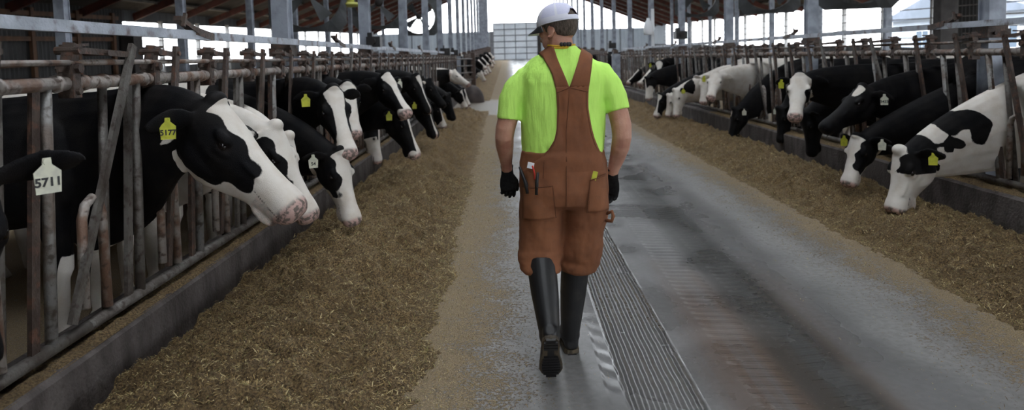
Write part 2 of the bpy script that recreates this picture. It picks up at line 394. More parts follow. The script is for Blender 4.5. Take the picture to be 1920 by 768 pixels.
# headlock panels
random.seed(3)
def headlock_panel(X, y0, n, s, side, label, grp, slants=(), detail=True, lean=.1):
    g = lambda yy: gz(yy)
    t = empty('headlock_panel', (X, y0, gz(y0) + .345), label, 'headlock fence', grp)
    y1 = y0 + n * s; d = -1 if X > 0 else 1    # d: towards the lane
    sg = 10 if detail else 6
    mb = MB(); mb.tube([(X, y0, g(y0) + 1.515), (X, y1, g(y1) + 1.515)], .031, 14 if detail else 6)
    if detail:
        for k in range(n):
            for o_ in (-.09, .09, .25): mb.tube([(X, y0 + k * s + o_ - .012, g(y0) + 1.515), (X, y0 + k * s + o_ + .012, g(y0) + 1.515)], .038, 12)
    mb.build('neck_rail', rail_m, t, True)
    mb = MB(); mb.tube([(X + .0 * d, y0, g(y0) + .41), (X, y1, g(y1) + .41)], .028, 12 if detail else 6); mb.build('bottom_rail', bar_m, t, True)
    mb = MB(); mb.tube([(X + .02 * d, y0 - .01, g(y0) + 1.605), (X + .02 * d, y1 + .01, g(y1) + 1.605)], .013, 8 if detail else 5); mb.build('locking_rod', rail_m, t, True)
    for k in range(n):
        yl = y0 + k * s; gg = g(yl)
        def P(dx, dy, zz): return (X + dx * d, yl + dy, gg + zz)
        mb = MB(); mb.tube([P(0, -.14 - lean * .2, 1.5), P(0, -.14 - lean, .41)], .024, sg); mb.build('stall_bar', barlight_m if k % 2 == 0 else bar_m, t, True)
        mb = MB(); mb.tube([P(-.03, .29, 1.5), P(-.03, .27 - lean * .7, .41)], .021, sg); mb.build('stall_bar', bar_m, t, True)
        mb = MB(); mb.obox(P(.0, .46, 1.5), P(.0, .44 - lean, .41), (1, 0, 0), .048, .02); mb.build('stall_bar', iron_m if k % 2 else bar_m, t)
        if (k in slants): a, b = P(.05, .44, 1.69), P(.02, -.13, .47)
        else: a, b = P(.05, .20, 1.69), P(.02, .12 - lean, .47)
        mb = MB(); mb.obox(a, b, (1, 0, 0), .045, .022); mb.build('locking_bar', iron_m if k not in slants else bar_m, t)
        mb = MB(); mb.tube([P(.01, -.02, .5), P(.01, 0.0, .90), P(.01, .03, .96), P(.01, .08, .985), P(.01, .13, .96), P(.01, .15, .9), P(.01, .15, .45)], .022, sg); mb.build('neck_loop', rail_m, t, True)
        lb = MB()
        lb.box(X - .035, X + .035, yl - .028, yl + .028, gg + 1.45, gg + 1.60)
        lb.obox(P(0, -.01, 1.56), P(.01, .02, 1.69), (1, 0, 0), .05, .05)
        lb.obox(P(.045, 0, 1.66), P(.045, .22 if k not in slants else .46, 1.64), (1, 0, 0), .028, .012)
        lb.obox(P(-.03, 0, 1.68), P(-.03, .2, 1.69), (1, 0, 0), .012, .012)
        if detail:
            lb.tube([P(-.05, .0, 1.66), P(.06, .0, 1.66)], .018, 8); lb.tube([P(-.05, .005, 1.58), P(.055, .005, 1.58)], .022, 8)
            lb.tube([P(-.05, .2, 1.65), P(.07, .2, 1.65)], .014, 8); lb.tube([P(-.045, 0, 1.48), P(.05, 0, 1.48)], .016, 8)
        lb.build('latch', iron_m, t)
ordn = ['first', 'second', 'third', 'fourth', 'fifth', 'sixth', 'seventh', 'eighth', 'ninth', 'tenth', 'eleventh', 'twelfth']
sl = .69
headlock_panel(XL, 2.34 - sl * 1, 2, sl, 'left', 'rusty headlock panel at the left frame edge by the white ear tag', None)
for i in range(7):
    y0 = 3.03 + i * 5 * sl - 0; n = 5 if i < 6 else 2
    headlock_panel(XL, y0, n, sl, 'left', 'rusty headlock panel of the left fence, %s one past the near edge panel' % ordn[i], 'left headlock panels', (0,) if i == 0 else ((2,) if i % 2 else ()), i < 4)
sr = .63
for i in range(7):
    y0 = 3.65 + i * 5 * sr; n = 5
    headlock_panel(XR, y0, n, sr, 'right', 'rusty headlock panel of the right fence, %s one from the right frame edge' % ordn[i], 'right headlock panels', (1, 3) if i % 2 else (2,), i < 4, .22)
for side, X in (('left', XL), ('right', XR)):
    for i in range(6 if side == 'left' else 3):
        headlock_panel(X, 29.6 + i * 6.9, 10, .69, side, 'far headlock panel of the %s fence beyond the crossover, %s one' % (side, ordn[i]), 'far %s headlock panels' % side, (), False)

# steel posts with the galvanised beam fixed to them
ordp = ['nearest', 'second nearest', 'third nearest', 'fourth nearest', 'fifth nearest', 'sixth nearest', 'seventh', 'eighth', 'ninth', 'tenth', 'eleventh', 'twelfth', 'thirteenth', 'fourteenth', 'fifteenth', 'sixteenth', 'seventeenth', 'eighteenth']
def post_row(X, ys_, wd, label, grp, top=True, collar=True):
    for i, yy in enumerate(ys_):
        t = empty('steel_post', (X, yy, gz(yy)), label % ordp[i], 'post', grp)
        zt = zr(X, yy); mb = MB(); w_ = wd / 2
        f = .012  # I-section: web and two flanges
        mb.box(X - w_, X + w_, yy - w_, yy - w_ + f, gz(yy), zt); mb.box(X - w_, X + w_, yy + w_ - f, yy + w_, gz(yy), zt); mb.box(X - w_ * .75, X - w_ * .55, yy - w_ + f, yy + w_ - f, gz(yy), zt); mb.box(X + w_ * .55, X + w_ * .75, yy - w_ + f, yy + w_ - f, gz(yy), zt)
        mb.build('post_section', galv, t)
        if collar:
            mb = MB(); mb.box(X - w_ - .03, X + w_ + .03, yy - w_ - .03, yy + w_ + .03, gz(yy) + 1.64, gz(yy) + 1.72); mb.box(X - w_ - .015, X + w_ + .015, yy - w_ - .015, yy + w_ + .015, gz(yy) + 1.72, gz(yy) + 1.76)
            for q in (-1, 1): mb.tube([(X + q * w_ * .6, yy - w_ - .05, gz(yy) + 1.68), (X + q * w_ * .6, yy - w_ - .02, gz(yy) + 1.68)], .014, 6)
            mb.build('collar', iron_m, t)
post_row(-2.12, [6.45 + 3.7 * i for i in range(18)], .15, 'tall grey steel post along the left feed fence, %s to the camera', 'posts along the left feed fence')
post_row(4.42, [6.27 + 3.75 * i for i in range(18)], .15, 'tall grey steel post along the right feed fence, %s to the camera', 'posts along the right feed fence')
post_row(-6.6, [10.2 + 3.7 * i for i in range(8)], .15, 'grey steel post deep in the left pen, %s to the camera', 'posts inside the left pen', collar=False)
post_row(9.4, [17.0 + 3.75 * i for i in range(7)], .15, 'grey steel post deep in the right pen, %s to the camera', 'posts inside the right pen', collar=False)
for side, X, ya, yb in (('left', -2.02, 2.0, 26), ('right', 4.31, 2.2, 26)):
    t = empty('galvanised_beam', (X, ya, 1.77), 'long pale galvanised beam above the %s headlocks' % side, 'beam')
    mb = MB(); mb.box(X - .025, X + .025, ya, yb, 1.745, 1.80); mb.build('channel', steel_rust('bright_galvanised', (.46, .50, .57), (.33, .36, .41), (.14, .11, .10), 3), t)
    yy = 4.55 if side == 'left' else 6.9
    while yy < 25:
        d = 1 if side == 'left' else -1
        mb = MB(); mb.obox((X, yy - .35, 1.87), (X + .01, yy - .12, 1.79), (0, 0, 1), .05, .03); mb.obox((X, yy - .16, 1.80), (X, yy + .1, 1.765), (0, 0, 1), .06, .05); mb.obox((X + .03 * d, yy - .3, 1.9), (X + .03 * d, yy - .34, 1.82), (1, 0, 0), .02, .02)
        mb.build('splice_bracket', iron_m, t); yy += 3.7

# crossover gates
def gate(X0, y0, X1, y1, label, rails=5):
    t = empty('pipe_gate', (X0, y0, gz(y0)), label, 'gate'); g = gz(y0)
    mb = MB(); mb.box(X0 - .09, X0 + .09, y0 - .09, y0 + .09, g, g + 1.75); mb.build('gate_post', iron_m, t)
    mb = MB(); mb.box(X1 - .08, X1 + .08, y1 - .08, y1 + .08, g, g + 1.6); mb.build('gate_post', iron_m, t)
    for k in range(rails):
        zz = g + .35 + k * 1.15 / (rails - 1); mb = MB(); mb.tube([(X0, y0, zz), (X1, y1, zz)], .026, 8); mb.build('gate_rail', barlight_m, t, True)
gate(-1.55, 29.2, -2.5, 27.2, 'rusty pipe gate at the left crossover between two stretches of headlocks')
gate(4.2, 27.0, 4.9, 30.2, 'grey pipe gate at the right crossover behind the man shoulder')
gate(5.2, 25.6, 9.4, 25.6, 'long grey pipe gate across the right pen near the crossover')
mb = MB(); mb.box(3.95, 4.25, 26.2, 26.4, 0, 1.6); tag(mb.build('gate_panel', galv), 'flat grey gate panel just right of the man shoulder', 'gate')
# waterer dome at the end of the near left feed pile
mb = MB(); mb.ell((-1.35, 24.4, .0), (.42, 0, 0), (0, .5, 0), (0, 0, .62), 20, 12)
tag(mb.build('rubber_dome', simple('dark_rubber', (.03, .022, .02), (.05, .035, .03), 5, .7), None, True), 'dark rounded rubber dome beside the left crossover gate', 'waterer')

fan_m = simple('grey_fan_shroud', (.07, .075, .08), (.045, .048, .05), 4, .6, .1)
# barn fans hanging in both pens
def fan(x0, y0, z0, r, label, yaw):
    t = empty('barn_fan', (x0, y0, z0), label, 'fan'); R_ = Matrix.Rotation(yaw, 3, 'Z'); c = Vector((x0, y0, z0))
    def W(p): return c + R_ @ Vector(p)
    n = 28; V = []; F = []
    hw = r * 1.12
    for k in range(n):
        a = 2 * math.pi * k / n; ca, sa = math.cos(a), math.sin(a); q = hw / max(abs(ca), abs(sa))
        V += [W((ca * q, -.04, sa * q)), W((ca * r, -.10, sa * r)), W((ca * r * .97, .25, sa * r * .97)), W((ca * q, .0, sa * q))]
    for k in range(n):
        a = k * 4; b = ((k + 1) % n) * 4; F += [(a, a + 1, b + 1, b), (a + 1, a + 2, b + 2, b + 1), (a + 3, b + 3, b + 2, a + 2), (a, b, b + 3, a + 3)]
    new_obj('shroud', V, F, fan_m, t)
    mb = MB()
    for k in range(4):
        a = k * math.pi / 2 + .4; a2 = a + .5
        V = [W((math.cos(a) * .08, .02, math.sin(a) * .08)), W((math.cos(a) * r * .9, .0, math.sin(a) * r * .9)), W((math.cos(a2) * r * .9, .09, math.sin(a2) * r * .9)), W((math.cos(a2) * .1, .05, math.sin(a2) * .1))]
        V2 = [v + R_ @ Vector((0, .012, 0)) for v in V]; mb.add(V + V2, [(0, 1, 2, 3), (7, 6, 5, 4), (0, 4, 5, 1), (1, 5, 6, 2), (2, 6, 7, 3), (3, 7, 4, 0)])
    mb.build('blades', fan_m, t)
    mb = MB(); mb.tube([W((0, -.18, 0)), W((0, .12, 0))], .10, 14); mb.build('motor', dark_m, t, True)
    mb = MB(); mb.tube([W((-hw * .8, 0, hw)), W((-hw * .8, 0, hw + 1.4))], .015, 5); mb.tube([W((hw * .8, 0, hw)), W((hw * .8, 0, hw + 1.4))], .015, 5); mb.build('hanger', galv, t)
fan(-3.6, 12.4, 2.80, .60, 'large grey barn fan hanging over the left pen beside the nearest steel post', .25)
fan(-3.3, 17.6, 3.05, .6, 'smaller looking grey barn fan, next one down the left pen', .25)
fan(-3.2, 24.6, 3.1, .6, 'farthest grey barn fan of the left pen', .2)
fan(6.0, 15.8, 3.1, .6, 'large grey barn fan hanging over the right pen', -.25)
fan(5.9, 21.5, 3.35, .6, 'smaller looking barn fan farther down the right pen', -.25)
fan(6.0, 11.8, 2.92, .6, 'grey barn fan over the right pen, closest to the camera', -.2)
# dark motor boxes and a milk jug on the posts
for i, (xx, yy, zz, s_) in enumerate(((-1.98, 21.3, 1.80, .3), (-1.98, 24.9, 1.80, .26), (4.28, 17.1, 2.02, .27), (-1.98, 10.1, 1.86, .2), (4.3, 28.6, 1.95, .3))):
    t = empty('latch_control_box', (xx, yy, zz), ['dark lumpy box on a left post, just before the crossover', 'smaller dark lumpy box on the next left post', 'black box with a raised top fixed beside a right post', 'small dark box clamped on the second left post', 'dark box on a right post just right of the man shoulder'][i], 'box')
    mb = MB(); mb.box(xx - s_ * .5, xx + s_ * .5, yy - s_ * .5, yy + s_ * .5, zz - s_ * .4, zz + s_ * .35); mb.box(xx - s_ * .45, xx - s_ * .1, yy - s_ * .3, yy + s_ * .3, zz + s_ * .35, zz + s_ * .65); mb.build('housing', black_m, t)
    mb = MB(); mb.tube([(xx, yy - s_ * .5, zz), (xx, yy - s_ * .7, zz)], s_ * .22, 10); mb.build('cap', dark_m, t)
jx, jy = 4.30, 21.1
t = empty('plastic_jug', (jx, jy, 2.2), 'white plastic jug hung high on a right steel post', 'jug')
mb = MB(); mb.loft([sring(Vector((jx, jy, z_)), Vector((a_, 0, 0)), Vector((0, a_, 0)), Vector((0, -a_, 0)), 3, 16) for z_, a_ in ((2.15, .12), (2.18, .14), (2.42, .14), (2.52, .11), (2.6, .05), (2.66, .045))]); mb.build('jug_body', whm, t, True)
mb = MB(); mb.tube([(jx + .14, jy, 2.25), (jx + .19, jy, 2.32), (jx + .17, jy, 2.45), (jx + .08, jy, 2.52)], .015, 6); mb.build('handle', whm, t, True)
mb = MB(); mb.box(jx + .1, jx + .2, jy + .08, jy + .14, 1.7, 2.95); tag(mb.build('white_board', whm), 'narrow white upright strip beside the jug on the right post', 'board')
mb = MB(); mb.ell((-2.9, 12.7, 2.62), (.2, 0, 0), (0, .2, 0), (0, 0, .05), 14, 8); mb.tube([(-2.9, 12.7, 2.65), (-2.9, 12.7, 2.85)], .07, 10)
tag(mb.build('barn_lamp', simple('yellow_lamp_shade', (.5, .5, .12), None, rough=.4), None, True), 'yellowish round barn lamp beside the left fan', 'lamp')

# ------------------------------------------------------------------ feed
feed_m = Mat('chopped_feed', .9)
n1 = feed_m.noise(90, 6, rough=.7); n2 = feed_m.noise(3, 4); n3 = feed_m.noise(34, 4)
c_ = feed_m.mix(n1.ss(.35, .66), (.05, .031, .014), (.34, .225, .10)); c_ = feed_m.mix(n2.ss(.35, .7) * .55, c_, (.11, .07, .03)); c_ = feed_m.mix(n3.ss(.62, .72) * .5, c_, (.42, .34, .18))
feed_m.color(c_).bump(n1 + n3 * .8, .02, 1.); feed_m = feed_m.m
def fb(p, o_=4): return noise.fractal(p, 1.0, 2.0, o_)
def hL(X, Y):
    e = -.42 - .012 * min(Y, 18) + .07 * noise.noise(Vector((Y * .9, 2, 0))) + .06 * noise.noise(Vector((Y * 3, 9, 0))) + .06 * noise.noise(Vector((Y * 11, 9, 0))) + .05 * noise.noise(Vector((Y * 37, X * 20, 0)))
    if X >= e: return -.02
    u = (e - X) / (e + 1.87); pk = .20 + .05 * noise.noise(Vector((Y * .7, 0, 3)))
    v = min(u / .62, 1); h = pk * (v * v * (3 - 2 * v)) if u < .62 else pk - (pk - .075) * ((u - .62) / .38) ** 1.3
    h += (.055 * fb(Vector((X * 3, Y * 3, 0))) + .075 * fb(Vector((X * 9, Y * 9, 4)), 4)) * min(1, u * 5) + .012 * noise.noise(Vector((X * 60, Y * 60, 0)))
    return max(h - .006, .002) * min(1, max(0, (20.2 - Y) / .8))
def hR(X, Y):
    e = 2.78 + .05 * noise.noise(Vector((Y * .9, 5, 0))) + .06 * noise.noise(Vector((Y * 3, 1, 0))) + .06 * noise.noise(Vector((Y * 11, 9, 4))) + .05 * noise.noise(Vector((Y * 37, X * 20, 0)))
    if X <= e: return -.02
    u = (X - e) / (4.06 - e); pk = .19 + .05 * noise.noise(Vector((Y * .7, 3, 3)))
    v = min(u / .55, 1); h = pk * (v * v * (3 - 2 * v)) if u < .55 else pk - (pk - .05) * ((u - .55) / .45)
    h += (.06 * fb(Vector((X * 3, Y * 3, 9))) + .075 * fb(Vector((X * 9, Y * 9, 4)), 4)) * min(1, u * 5) + .012 * noise.noise(Vector((X * 60, Y * 60, 0)))
    return max(h - .006, .002) * min(1, max(0, (24.5 - Y) / .8))
def pile(name, h, xa, xb, nx, y0, y1, k, label, off=lambda y: 0):
    V = []; F = []; yy = y0; rows = 0
    while yy < y1:
        for i in range(nx + 1):
            X = xa + (xb - xa) * i / nx; V.append((X, yy, h(X, yy) + off(yy)))
        rows += 1; yy += max(.012, k * yy)
    for r in range(rows - 1):
        for i in range(nx):
            a = r * (nx + 1) + i; F.append((a, a + 1, a + nx + 2, a + nx + 1) if xb > xa else (a, a + nx + 1, a + nx + 2, a + 1))
    return tag(new_obj(name, V, F, feed_m, None, True), label, 'feed', None, 'stuff')
pile('feed_pile', hL, -1.868, -.2, 130, 1.2, 20.4, .006, 'long golden brown mound of chopped feed in front of the left cows')
pile('feed_pile', hR, 2.6, 4.06, 110, 3.2, 24.6, .006, 'long golden brown mound of chopped feed in front of the right cows')
def hF(X, Y): return max(-.03, (.24 * math.sin(max(0, min(1, (-.75 - X) / 1.12)) * math.pi * .75) + .03 * fb(Vector((X * 4, Y * 2, 0)))) if X < -.75 else -.03) * min(1, (Y - 24.9) / .8)
pile('feed_pile', hF, -1.868, -.6, 30, 25.0, 74, .01, 'far golden feed strip along the left fence beyond the wet crossing', gz)
# crumbs of feed on the curb tops
def top(X0, X1, name, label, y0, y1):
    V = []; F = []; nx = 10; yy = y0; rows = 0
    while yy < y1:
        for i in range(nx + 1):
            X = X0 + (X1 - X0) * i / nx; ed = 1 - abs(2 * i / nx - 1) ** 3
            V.append((X, yy, .342 + ed * (.02 + .02 * noise.noise(Vector((X * 20, yy * 12, 1))) + .02 * noise.noise(Vector((X * 50, yy * 50, 1))))))
        rows += 1; yy += max(.015, .008 * yy)
    for r in range(rows - 1):
        for i in range(nx):
            a = r * (nx + 1) + i; F.append((a, a + 1, a + nx + 2, a + nx + 1))
    tag(new_obj(name, V, F, feed_m, None, True), label, 'feed', None, 'stuff')
top(-2.1, -1.875, 'spilled_feed', 'thin layer of spilled feed lying on top of the left curb', 1.2, 12)
top(4.07, 4.33, 'spilled_feed', 'thin layer of spilled feed lying on top of the right curb', 4, 14)
# loose strands
def mk(name, c): return simple(name, c, None, rough=.8)
str_m = [mk('pale_straw', (.50, .40, .2)), mk('golden_straw', (.32, .22, .085)), mk('dark_straw', (.11, .07, .03)), mk('green_straw', (.20, .17, .06))]
def strands(name, N, gen, label, seed):
    rng = random.Random(seed); V = []; F = []; MI = []
    for _ in range(N):
        X, Y, Z, sc_ = gen(rng); a = rng.uniform(0, math.pi * 2); L = (rng.uniform(.002, .007) if rng.random() < .8 else rng.uniform(.006, .016)) * sc_; wd = rng.uniform(.0008, .0024) * sc_; ti = rng.uniform(-.6, .6)
        dx, dy = math.cos(a), math.sin(a); dz = math.sin(ti); b = len(V); Z += .003 + abs(dz) * L * .7
        for s_, wq in ((-1, .6), (0, 1), (1, .5)):
            V.append((X + dx * L * s_ - dy * wd * wq, Y + dy * L * s_ + dx * wd * wq, Z + dz * L * s_ + (.002 if s_ == 0 else 0)))
            V.append((X + dx * L * s_ + dy * wd * wq, Y + dy * L * s_ - dx * wd * wq, Z + dz * L * s_ + (.002 if s_ == 0 else 0)))
        F += [(b, b + 1, b + 3, b + 2), (b + 2, b + 3, b + 5, b + 4)]; mi = rng.choices((0, 1, 2, 3), (2, 4, 4, 2))[0]; MI += [mi, mi]
    o = new_obj(name, V, F, str_m); o.data.polygons.foreach_set('material_index', MI)
    return tag(o, label, 'feed', None, 'stuff')
def gL(r):
    Y = 1.9 * (9 / 1.9) ** (r.random() ** 1.0); X = r.uniform(-1.85, -.42); return X, Y, hL(X, Y), .8 + Y * .12
def gR(r):
    Y = 3.6 * (12 / 3.6) ** r.random(); X = r.uniform(2.8, 4.05); return X, Y, hR(X, Y), .8 + Y * .12
def gFl(r):
    Y = 1.9 * (12 / 1.9) ** r.random()
    X = -.55 + abs(r.gauss(0, .36)) if r.random() < .62 else 2.88 - abs(r.gauss(0, .42))
    return X, Y, 0.001, .55 + Y * .07
strands('loose_feed_strands', 60000, gL, 'loose straw bits scattered over the left feed mound', 1)
strands('loose_feed_strands', 34000, gR, 'loose straw bits scattered over the right feed mound', 2)
strands('floor_chaff', 26000, gFl, 'sparse chaff strewn on the concrete beside the mounds', 4)

# ------------------------------------------------------------------ dairy cows
coat = Mat('cow_coat', .62)
f = coat.attr('coat'); pk = coat.attr('pink'); dk = coat.attr('dark')
nz = coat.noise(38, 4); nz2 = coat.noise(9, 4); nz3 = coat.noise(240, 2, (1, 1, 1))
m1 = (f + (nz - .5) * .012 + (nz3 - .5) * .006).ss(-.003, .003)
white = coat.mix(nz2.ss(.4, .75) * .5, (.66, .62, .57), (.50, .42, .34)); blk = coat.mix(nz2.ss(.35, .7), (.0045, .0045, .0055), (.010, .009, .009))
cc = coat.mix(m1, blk, white)
cc = coat.mix(pk.ss(.0, 1) * m1 * .85, cc, coat.mix(nz.ss(.46, .56), (.48, .30, .27), (.09, .06, .055)))
cc = coat.mix(dk.ss(.0, 1), cc, (.02, .012, .01))
coat.color(cc); coat.bump(nz3 + nz2 * 1.5, .004, .6); coat.b.inputs['Specular IOR Level'].default_value = .09
coat.b.inputs['Sheen Weight'].default_value = .0
coat = coat.m
eye_m = simple('cow_eye', (.008, .006, .006), None, rough=.12)
nos_m = simple('cow_nostril', (.03, .015, .014), None, rough=.4)
lerp = lambda a, b, t: a + (b - a) * t
def blotch(P, seed):
    r = np.random.RandomState(seed); v = np.zeros(len(P))
    Q = P + .16 * np.sin(P[:, [1, 2, 0]] * 5 + r.rand(3) * 6)
    for k in range(7):
        d = r.randn(3); d /= np.linalg.norm(d); v += np.sin(Q @ d * r.uniform(2.5, 6.5) + r.rand() * 6.3)
    return v / 7 * .35
def cow(name_label, X, Yst, Pl, Mz, face, neck='b', body=(1, .0), ear='b', tags=(), vox=.014, eL=1., group=None, roll=0, nolegs=False, nose_pink=1., star=0, extra=None, hw=1., kmul=1., kn=1.08, nd=1.18):
    d = 1 if X < 0 else -1
    P = Vector(Pl); M = Vector(Mz); L = (M - P).length; m = (M - P) / L; k = L / .60 * .97 if L > .58 else .95
    k *= kmul
    up = Vector((0, 0, 1)); n = (up - m * up.dot(m))
    if n.length < .35: n = n + Vector((d, 0, 0)) * .5; n = n - m * n.dot(m)
    n.normalize(); n = (Quaternion(m, roll) @ n).normalized()
    lat = m.cross(n).normalized() * d
    if lat.y > 0: lat = -lat
    kk = L / .60
    def Hh(t, l, nn): return P + m * (t * kk) + lat * (l * k) + n * (nn * k)
    mb = MB()
    # skull and face
    st = [(-.07, -.04, -.13, .05), (-.04, -.005, -.17, .085), (.0, .03, -.20, .105), (.05, .035, -.245, .108), (.10, .028, -.27, .112), (.16, .018, -.275, .118), (.21, .008, -.265, .112),
          (.27, -.002, -.24, .092), (.33, -.010, -.215, .080), (.39, -.014, -.195, .074), (.45, -.016, -.180, .073), (.50, -.014, -.170, .080), (.545, -.018, -.160, .084), (.575, -.028, -.148, .079), (.597, -.05, -.125, .060), (.603, -.07, -.105, .03)]
    rings = []
    for t, a, b, h in st:
        b *= kn
        c = (a + b) / 2 + (a - b) * .08; rings.append(sring(Hh(t, 0, c), lat * (h * k * hw), n * ((a - c) * k), n * ((b - c) * k), 2.35, 22, .62 if t < .42 else .85))
    mb.loft(rings)
    # chin, cheeks, brow, poll, nose wings
    mb.ell(Hh(.48, 0, -.175 * kn), m * .075 * k, lat * .048 * k, n * .030 * k)
    for s_ in (-1, 1):
        mb.ell(Hh(.13, s_ * .062, -.16 * kn), m * .12 * k, lat * .045 * k, n * .085 * k)
        mb.ell(Hh(.165, s_ * .098, -.028), m * .05 * k, lat * .028 * k, n * .024 * k)
        mb.ell(Hh(.19, s_ * .103, -.075), m * .04 * k, lat * .02 * k, n * .02 * k)
        mb.ell(Hh(.545, s_ * .05, -.065), m * .035 * k, lat * .03 * k, n * .028 * k)
        mb.ell(Hh(.30, s_ * .07, -.06), m * .1 * k, lat * .016 * k, n * .012 * k)
    mb.ell(Hh(.0, 0, .02), m * .045 * k, lat * .06 * k, n * .045 * k)
    # ears: cupped leaves, drooping slightly and swept back
    for s_ in (-1, 1):
        eb = Hh(.02, s_ * .085, -.055); out = (lat * s_ * .84 - m * .42 - n * .12 - Vector((0, 0, .16))).normalized()
        wv = (n * .55 - m * .1 + Vector((0, 0, .3))); wv = (wv - out * wv.dot(out)).normalized(); th = out.cross(wv)
        R_ = []
        for q, wq in ((-.02, .03), (.03, .032), (.07, .05), (.12, .062), (.16, .055), (.20, .036), (.225, .012)):
            c = eb + out * (q * k * eL) - Vector((0, 0, 1)) * (q * q * .8); R_.append(sring(c, wv * wq * k, th * .014 * k, th * -.014 * k, 2, 12))
        mb.loft(R_)
    # neck
    S = Vector((X - d * .62, Yst, 1.06)); J = Hh(.05, 0, -.115)
    p1 = Vector((X - d * .05, Yst + (J.y - Yst) * .12, lerp(1.08, J.z, .35))); mh = (m * .55 + Vector((d, 0, .15)) * .6).normalized(); p2 = J - mh * .28
    def bz(t): a = 1 - t; return S * a ** 3 + p1 * (3 * a * a * t) + p2 * (3 * a * t * t) + J * t ** 3
    R_ = []; N = 12
    for i in range(N + 1):
        t = i / N; c = bz(t); tg = (bz(min(1, t + .02)) - bz(max(0, t - .02))).normalized()
        u = (up * (1 - t * t) + n * t * t + up * .01); u = (u - tg * u.dot(tg)).normalized(); r_ = tg.cross(u)
        hh = lerp(.36, .145, t ** .85) * lerp(1, k, t) * lerp(nd, 1, t ** 3); ww = lerp(.20, .092, t ** .8) * lerp(1, k, t)
        R_.append(sring(c - u * .03 * (1 - t), r_ * ww, u * hh * .9, u * -hh * lerp(1.2, 1.08, t), 2.1, 18, .75))
    mb.loft(R_)
    # trunk
    B = Vector((X - d * .62, Yst, 0)); g = 0
    def Bb(x_, y_, z_): return B + Vector((d * x_, y_, z_))
    tr = [(-1.62, 1.22, .06, .08, .10), (-1.58, 1.20, .20, .20, .25), (-1.45, 1.16, .27, .28, .34), (-1.2, 1.10, .29, .34, .42), (-.95, 1.05, .34, .37, .44), (-.65, 1.04, .35, .375, .42), (-.35, 1.05, .31, .37, .40), (-.1, 1.06, .26, .38, .38), (.08, 1.05, .22, .34, .36), (.20, 1.02, .14, .24, .28), (.26, 1.0, .05, .12, .14)]
    mb.loft([sring(Bb(a, 0, zc), Vector((0, h * .9, 0)), Vector((0, 0, u_)), Vector((0, 0, -dn)), 2.4, 24) for a, zc, h, u_, dn in tr])
    for s_ in (-1, 1):
        mb.ell(Bb(-.02, s_ * .17, 1.02), (.17, 0, 0), (0, .09, 0), (0, 0, .30)); mb.ell(Bb(-1.38, s_ * .17, 1.05), (.22, 0, 0), (0, .12, 0), (0, 0, .32))
        mb.ell(Bb(-1.2, s_ * .24, 1.40), (.09, 0, 0), (0, .05, 0), (0, 0, .05))
        mb.tube([Bb(-.02, s_ * .17, .95), Bb(.0, s_ * .17, .7), Bb(.02, s_ * .16, .45), Bb(.0, s_ * .16, .40), Bb(.0, s_ * .16, .14), Bb(.02, s_ * .16, .08)], [.11, .085, .055, .05, .036, .042], 12)
        mb.tube([Bb(-.01, s_ * .16, .1), Bb(.03, s_ * .16, .0)], [.045, .06], 12)
        mb.tube([Bb(-1.30, s_ * .18, 1.0), Bb(-1.22, s_ * .19, .78), Bb(-1.40, s_ * .17, .52), Bb(-1.42, s_ * .17, .45), Bb(-1.37, s_ * .16, .16), Bb(-1.34, s_ * .16, .09)], [.16, .11, .062, .055, .036, .042], 12)
        mb.tube([Bb(-1.35, s_ * .16, .1), Bb(-1.31, s_ * .16, .0)], [.045, .06], 12)
    mb.ell(Bb(-1.18, 0, .62), (.2, 0, 0), (0, .17, 0), (0, 0, .14))
    mb.tube([Bb(-1.6, 0, 1.3), Bb(-1.68, 0, 1.15), Bb(-1.68, .02, .8), Bb(-1.67, .02, .55)], [.04, .03, .024, .04], 8)
    me = remeshed(mb, vox, 2 if vox < .02 else 1)
    C = coords(me)
    # coat fields, in metres of signed distance (positive is white)
    Pn = np.array(P); D = C - Pn; T = D @ np.array(m) / kk; A = D @ np.array(lat) / k; Nn = D @ np.array(n) / k
    def ellp(c, r): return (1 - np.sqrt(((T - c[0]) / r[0]) ** 2 + ((A - c[1]) / r[1]) ** 2 + ((Nn - c[2]) / r[2]) ** 2)) * min(r)
    if face[0] == 'blaze':      # (.., w_top, w_mid, w_nose, muzzle start, shift)
        _, w0, w1, w2, mz, sh = face
        wv = np.interp(T, [-.05, .0, .08, .2, .35, .5], [w0 * .7, w0, w0 * .95, w1, w1, w2])
        ff = np.minimum(wv - np.abs(A - sh), Nn + .11)
        ff = np.maximum(ff, T - mz - .04 * np.sin(A * 40))
    elif face[0] == 'patch':    # (.., near cheek radii scale, far cheek scale)
        ff = np.full(len(C), .1)
        for s_, q in ((1, face[1]), (-1, face[2])):
            if q > 0: ff = np.minimum(ff, -ellp((.17 + (face[3] if len(face) > 3 else 0), s_ * .12, -.115), (.20 * q, .095 * q, .12 * q)) + .012 * np.sin(T * 45 + s_) + .01 * np.sin(Nn * 60))
    elif face[0] == 'white': ff = np.full(len(C), .1)
    else: ff = np.full(len(C), -.1)
    if star: ff = np.maximum(ff, ellp((.06, star if abs(star) < .2 else 0, .02), (.10, .045, .08)))
    nk = np.full(len(C), .12 if neck == 'w' else -.12)
    if neck == 't':    # black neck with a white throat line
        zc = np.interp(C[:, 0] * d, sorted([S.x * d, J.x * d]), [S.z, J.z]); q_ = C[:, 0] * d; nk = np.interp(q_, [-2.6, -2.0, -1.7, -1.45, -1.2], [.52, .58, .74, .93, 1.02]) - C[:, 2] + .012 * np.sin(C[:, 0] * 29)
    # back of cheek line
    wh = np.clip((T + .02) / .05, 0, 1) * np.clip((np.interp(T, [0, .15], [.27, .38]) - np.abs(Nn)) / .03, 0, 1) * np.clip((.22 - np.abs(A)) / .03, 0, 1)
    if neck in 'wt' and face[0] != 'white': pass
    bx = (C[:, 0] - B.x) * d; bd = blotch(C, body[0]) + body[1]
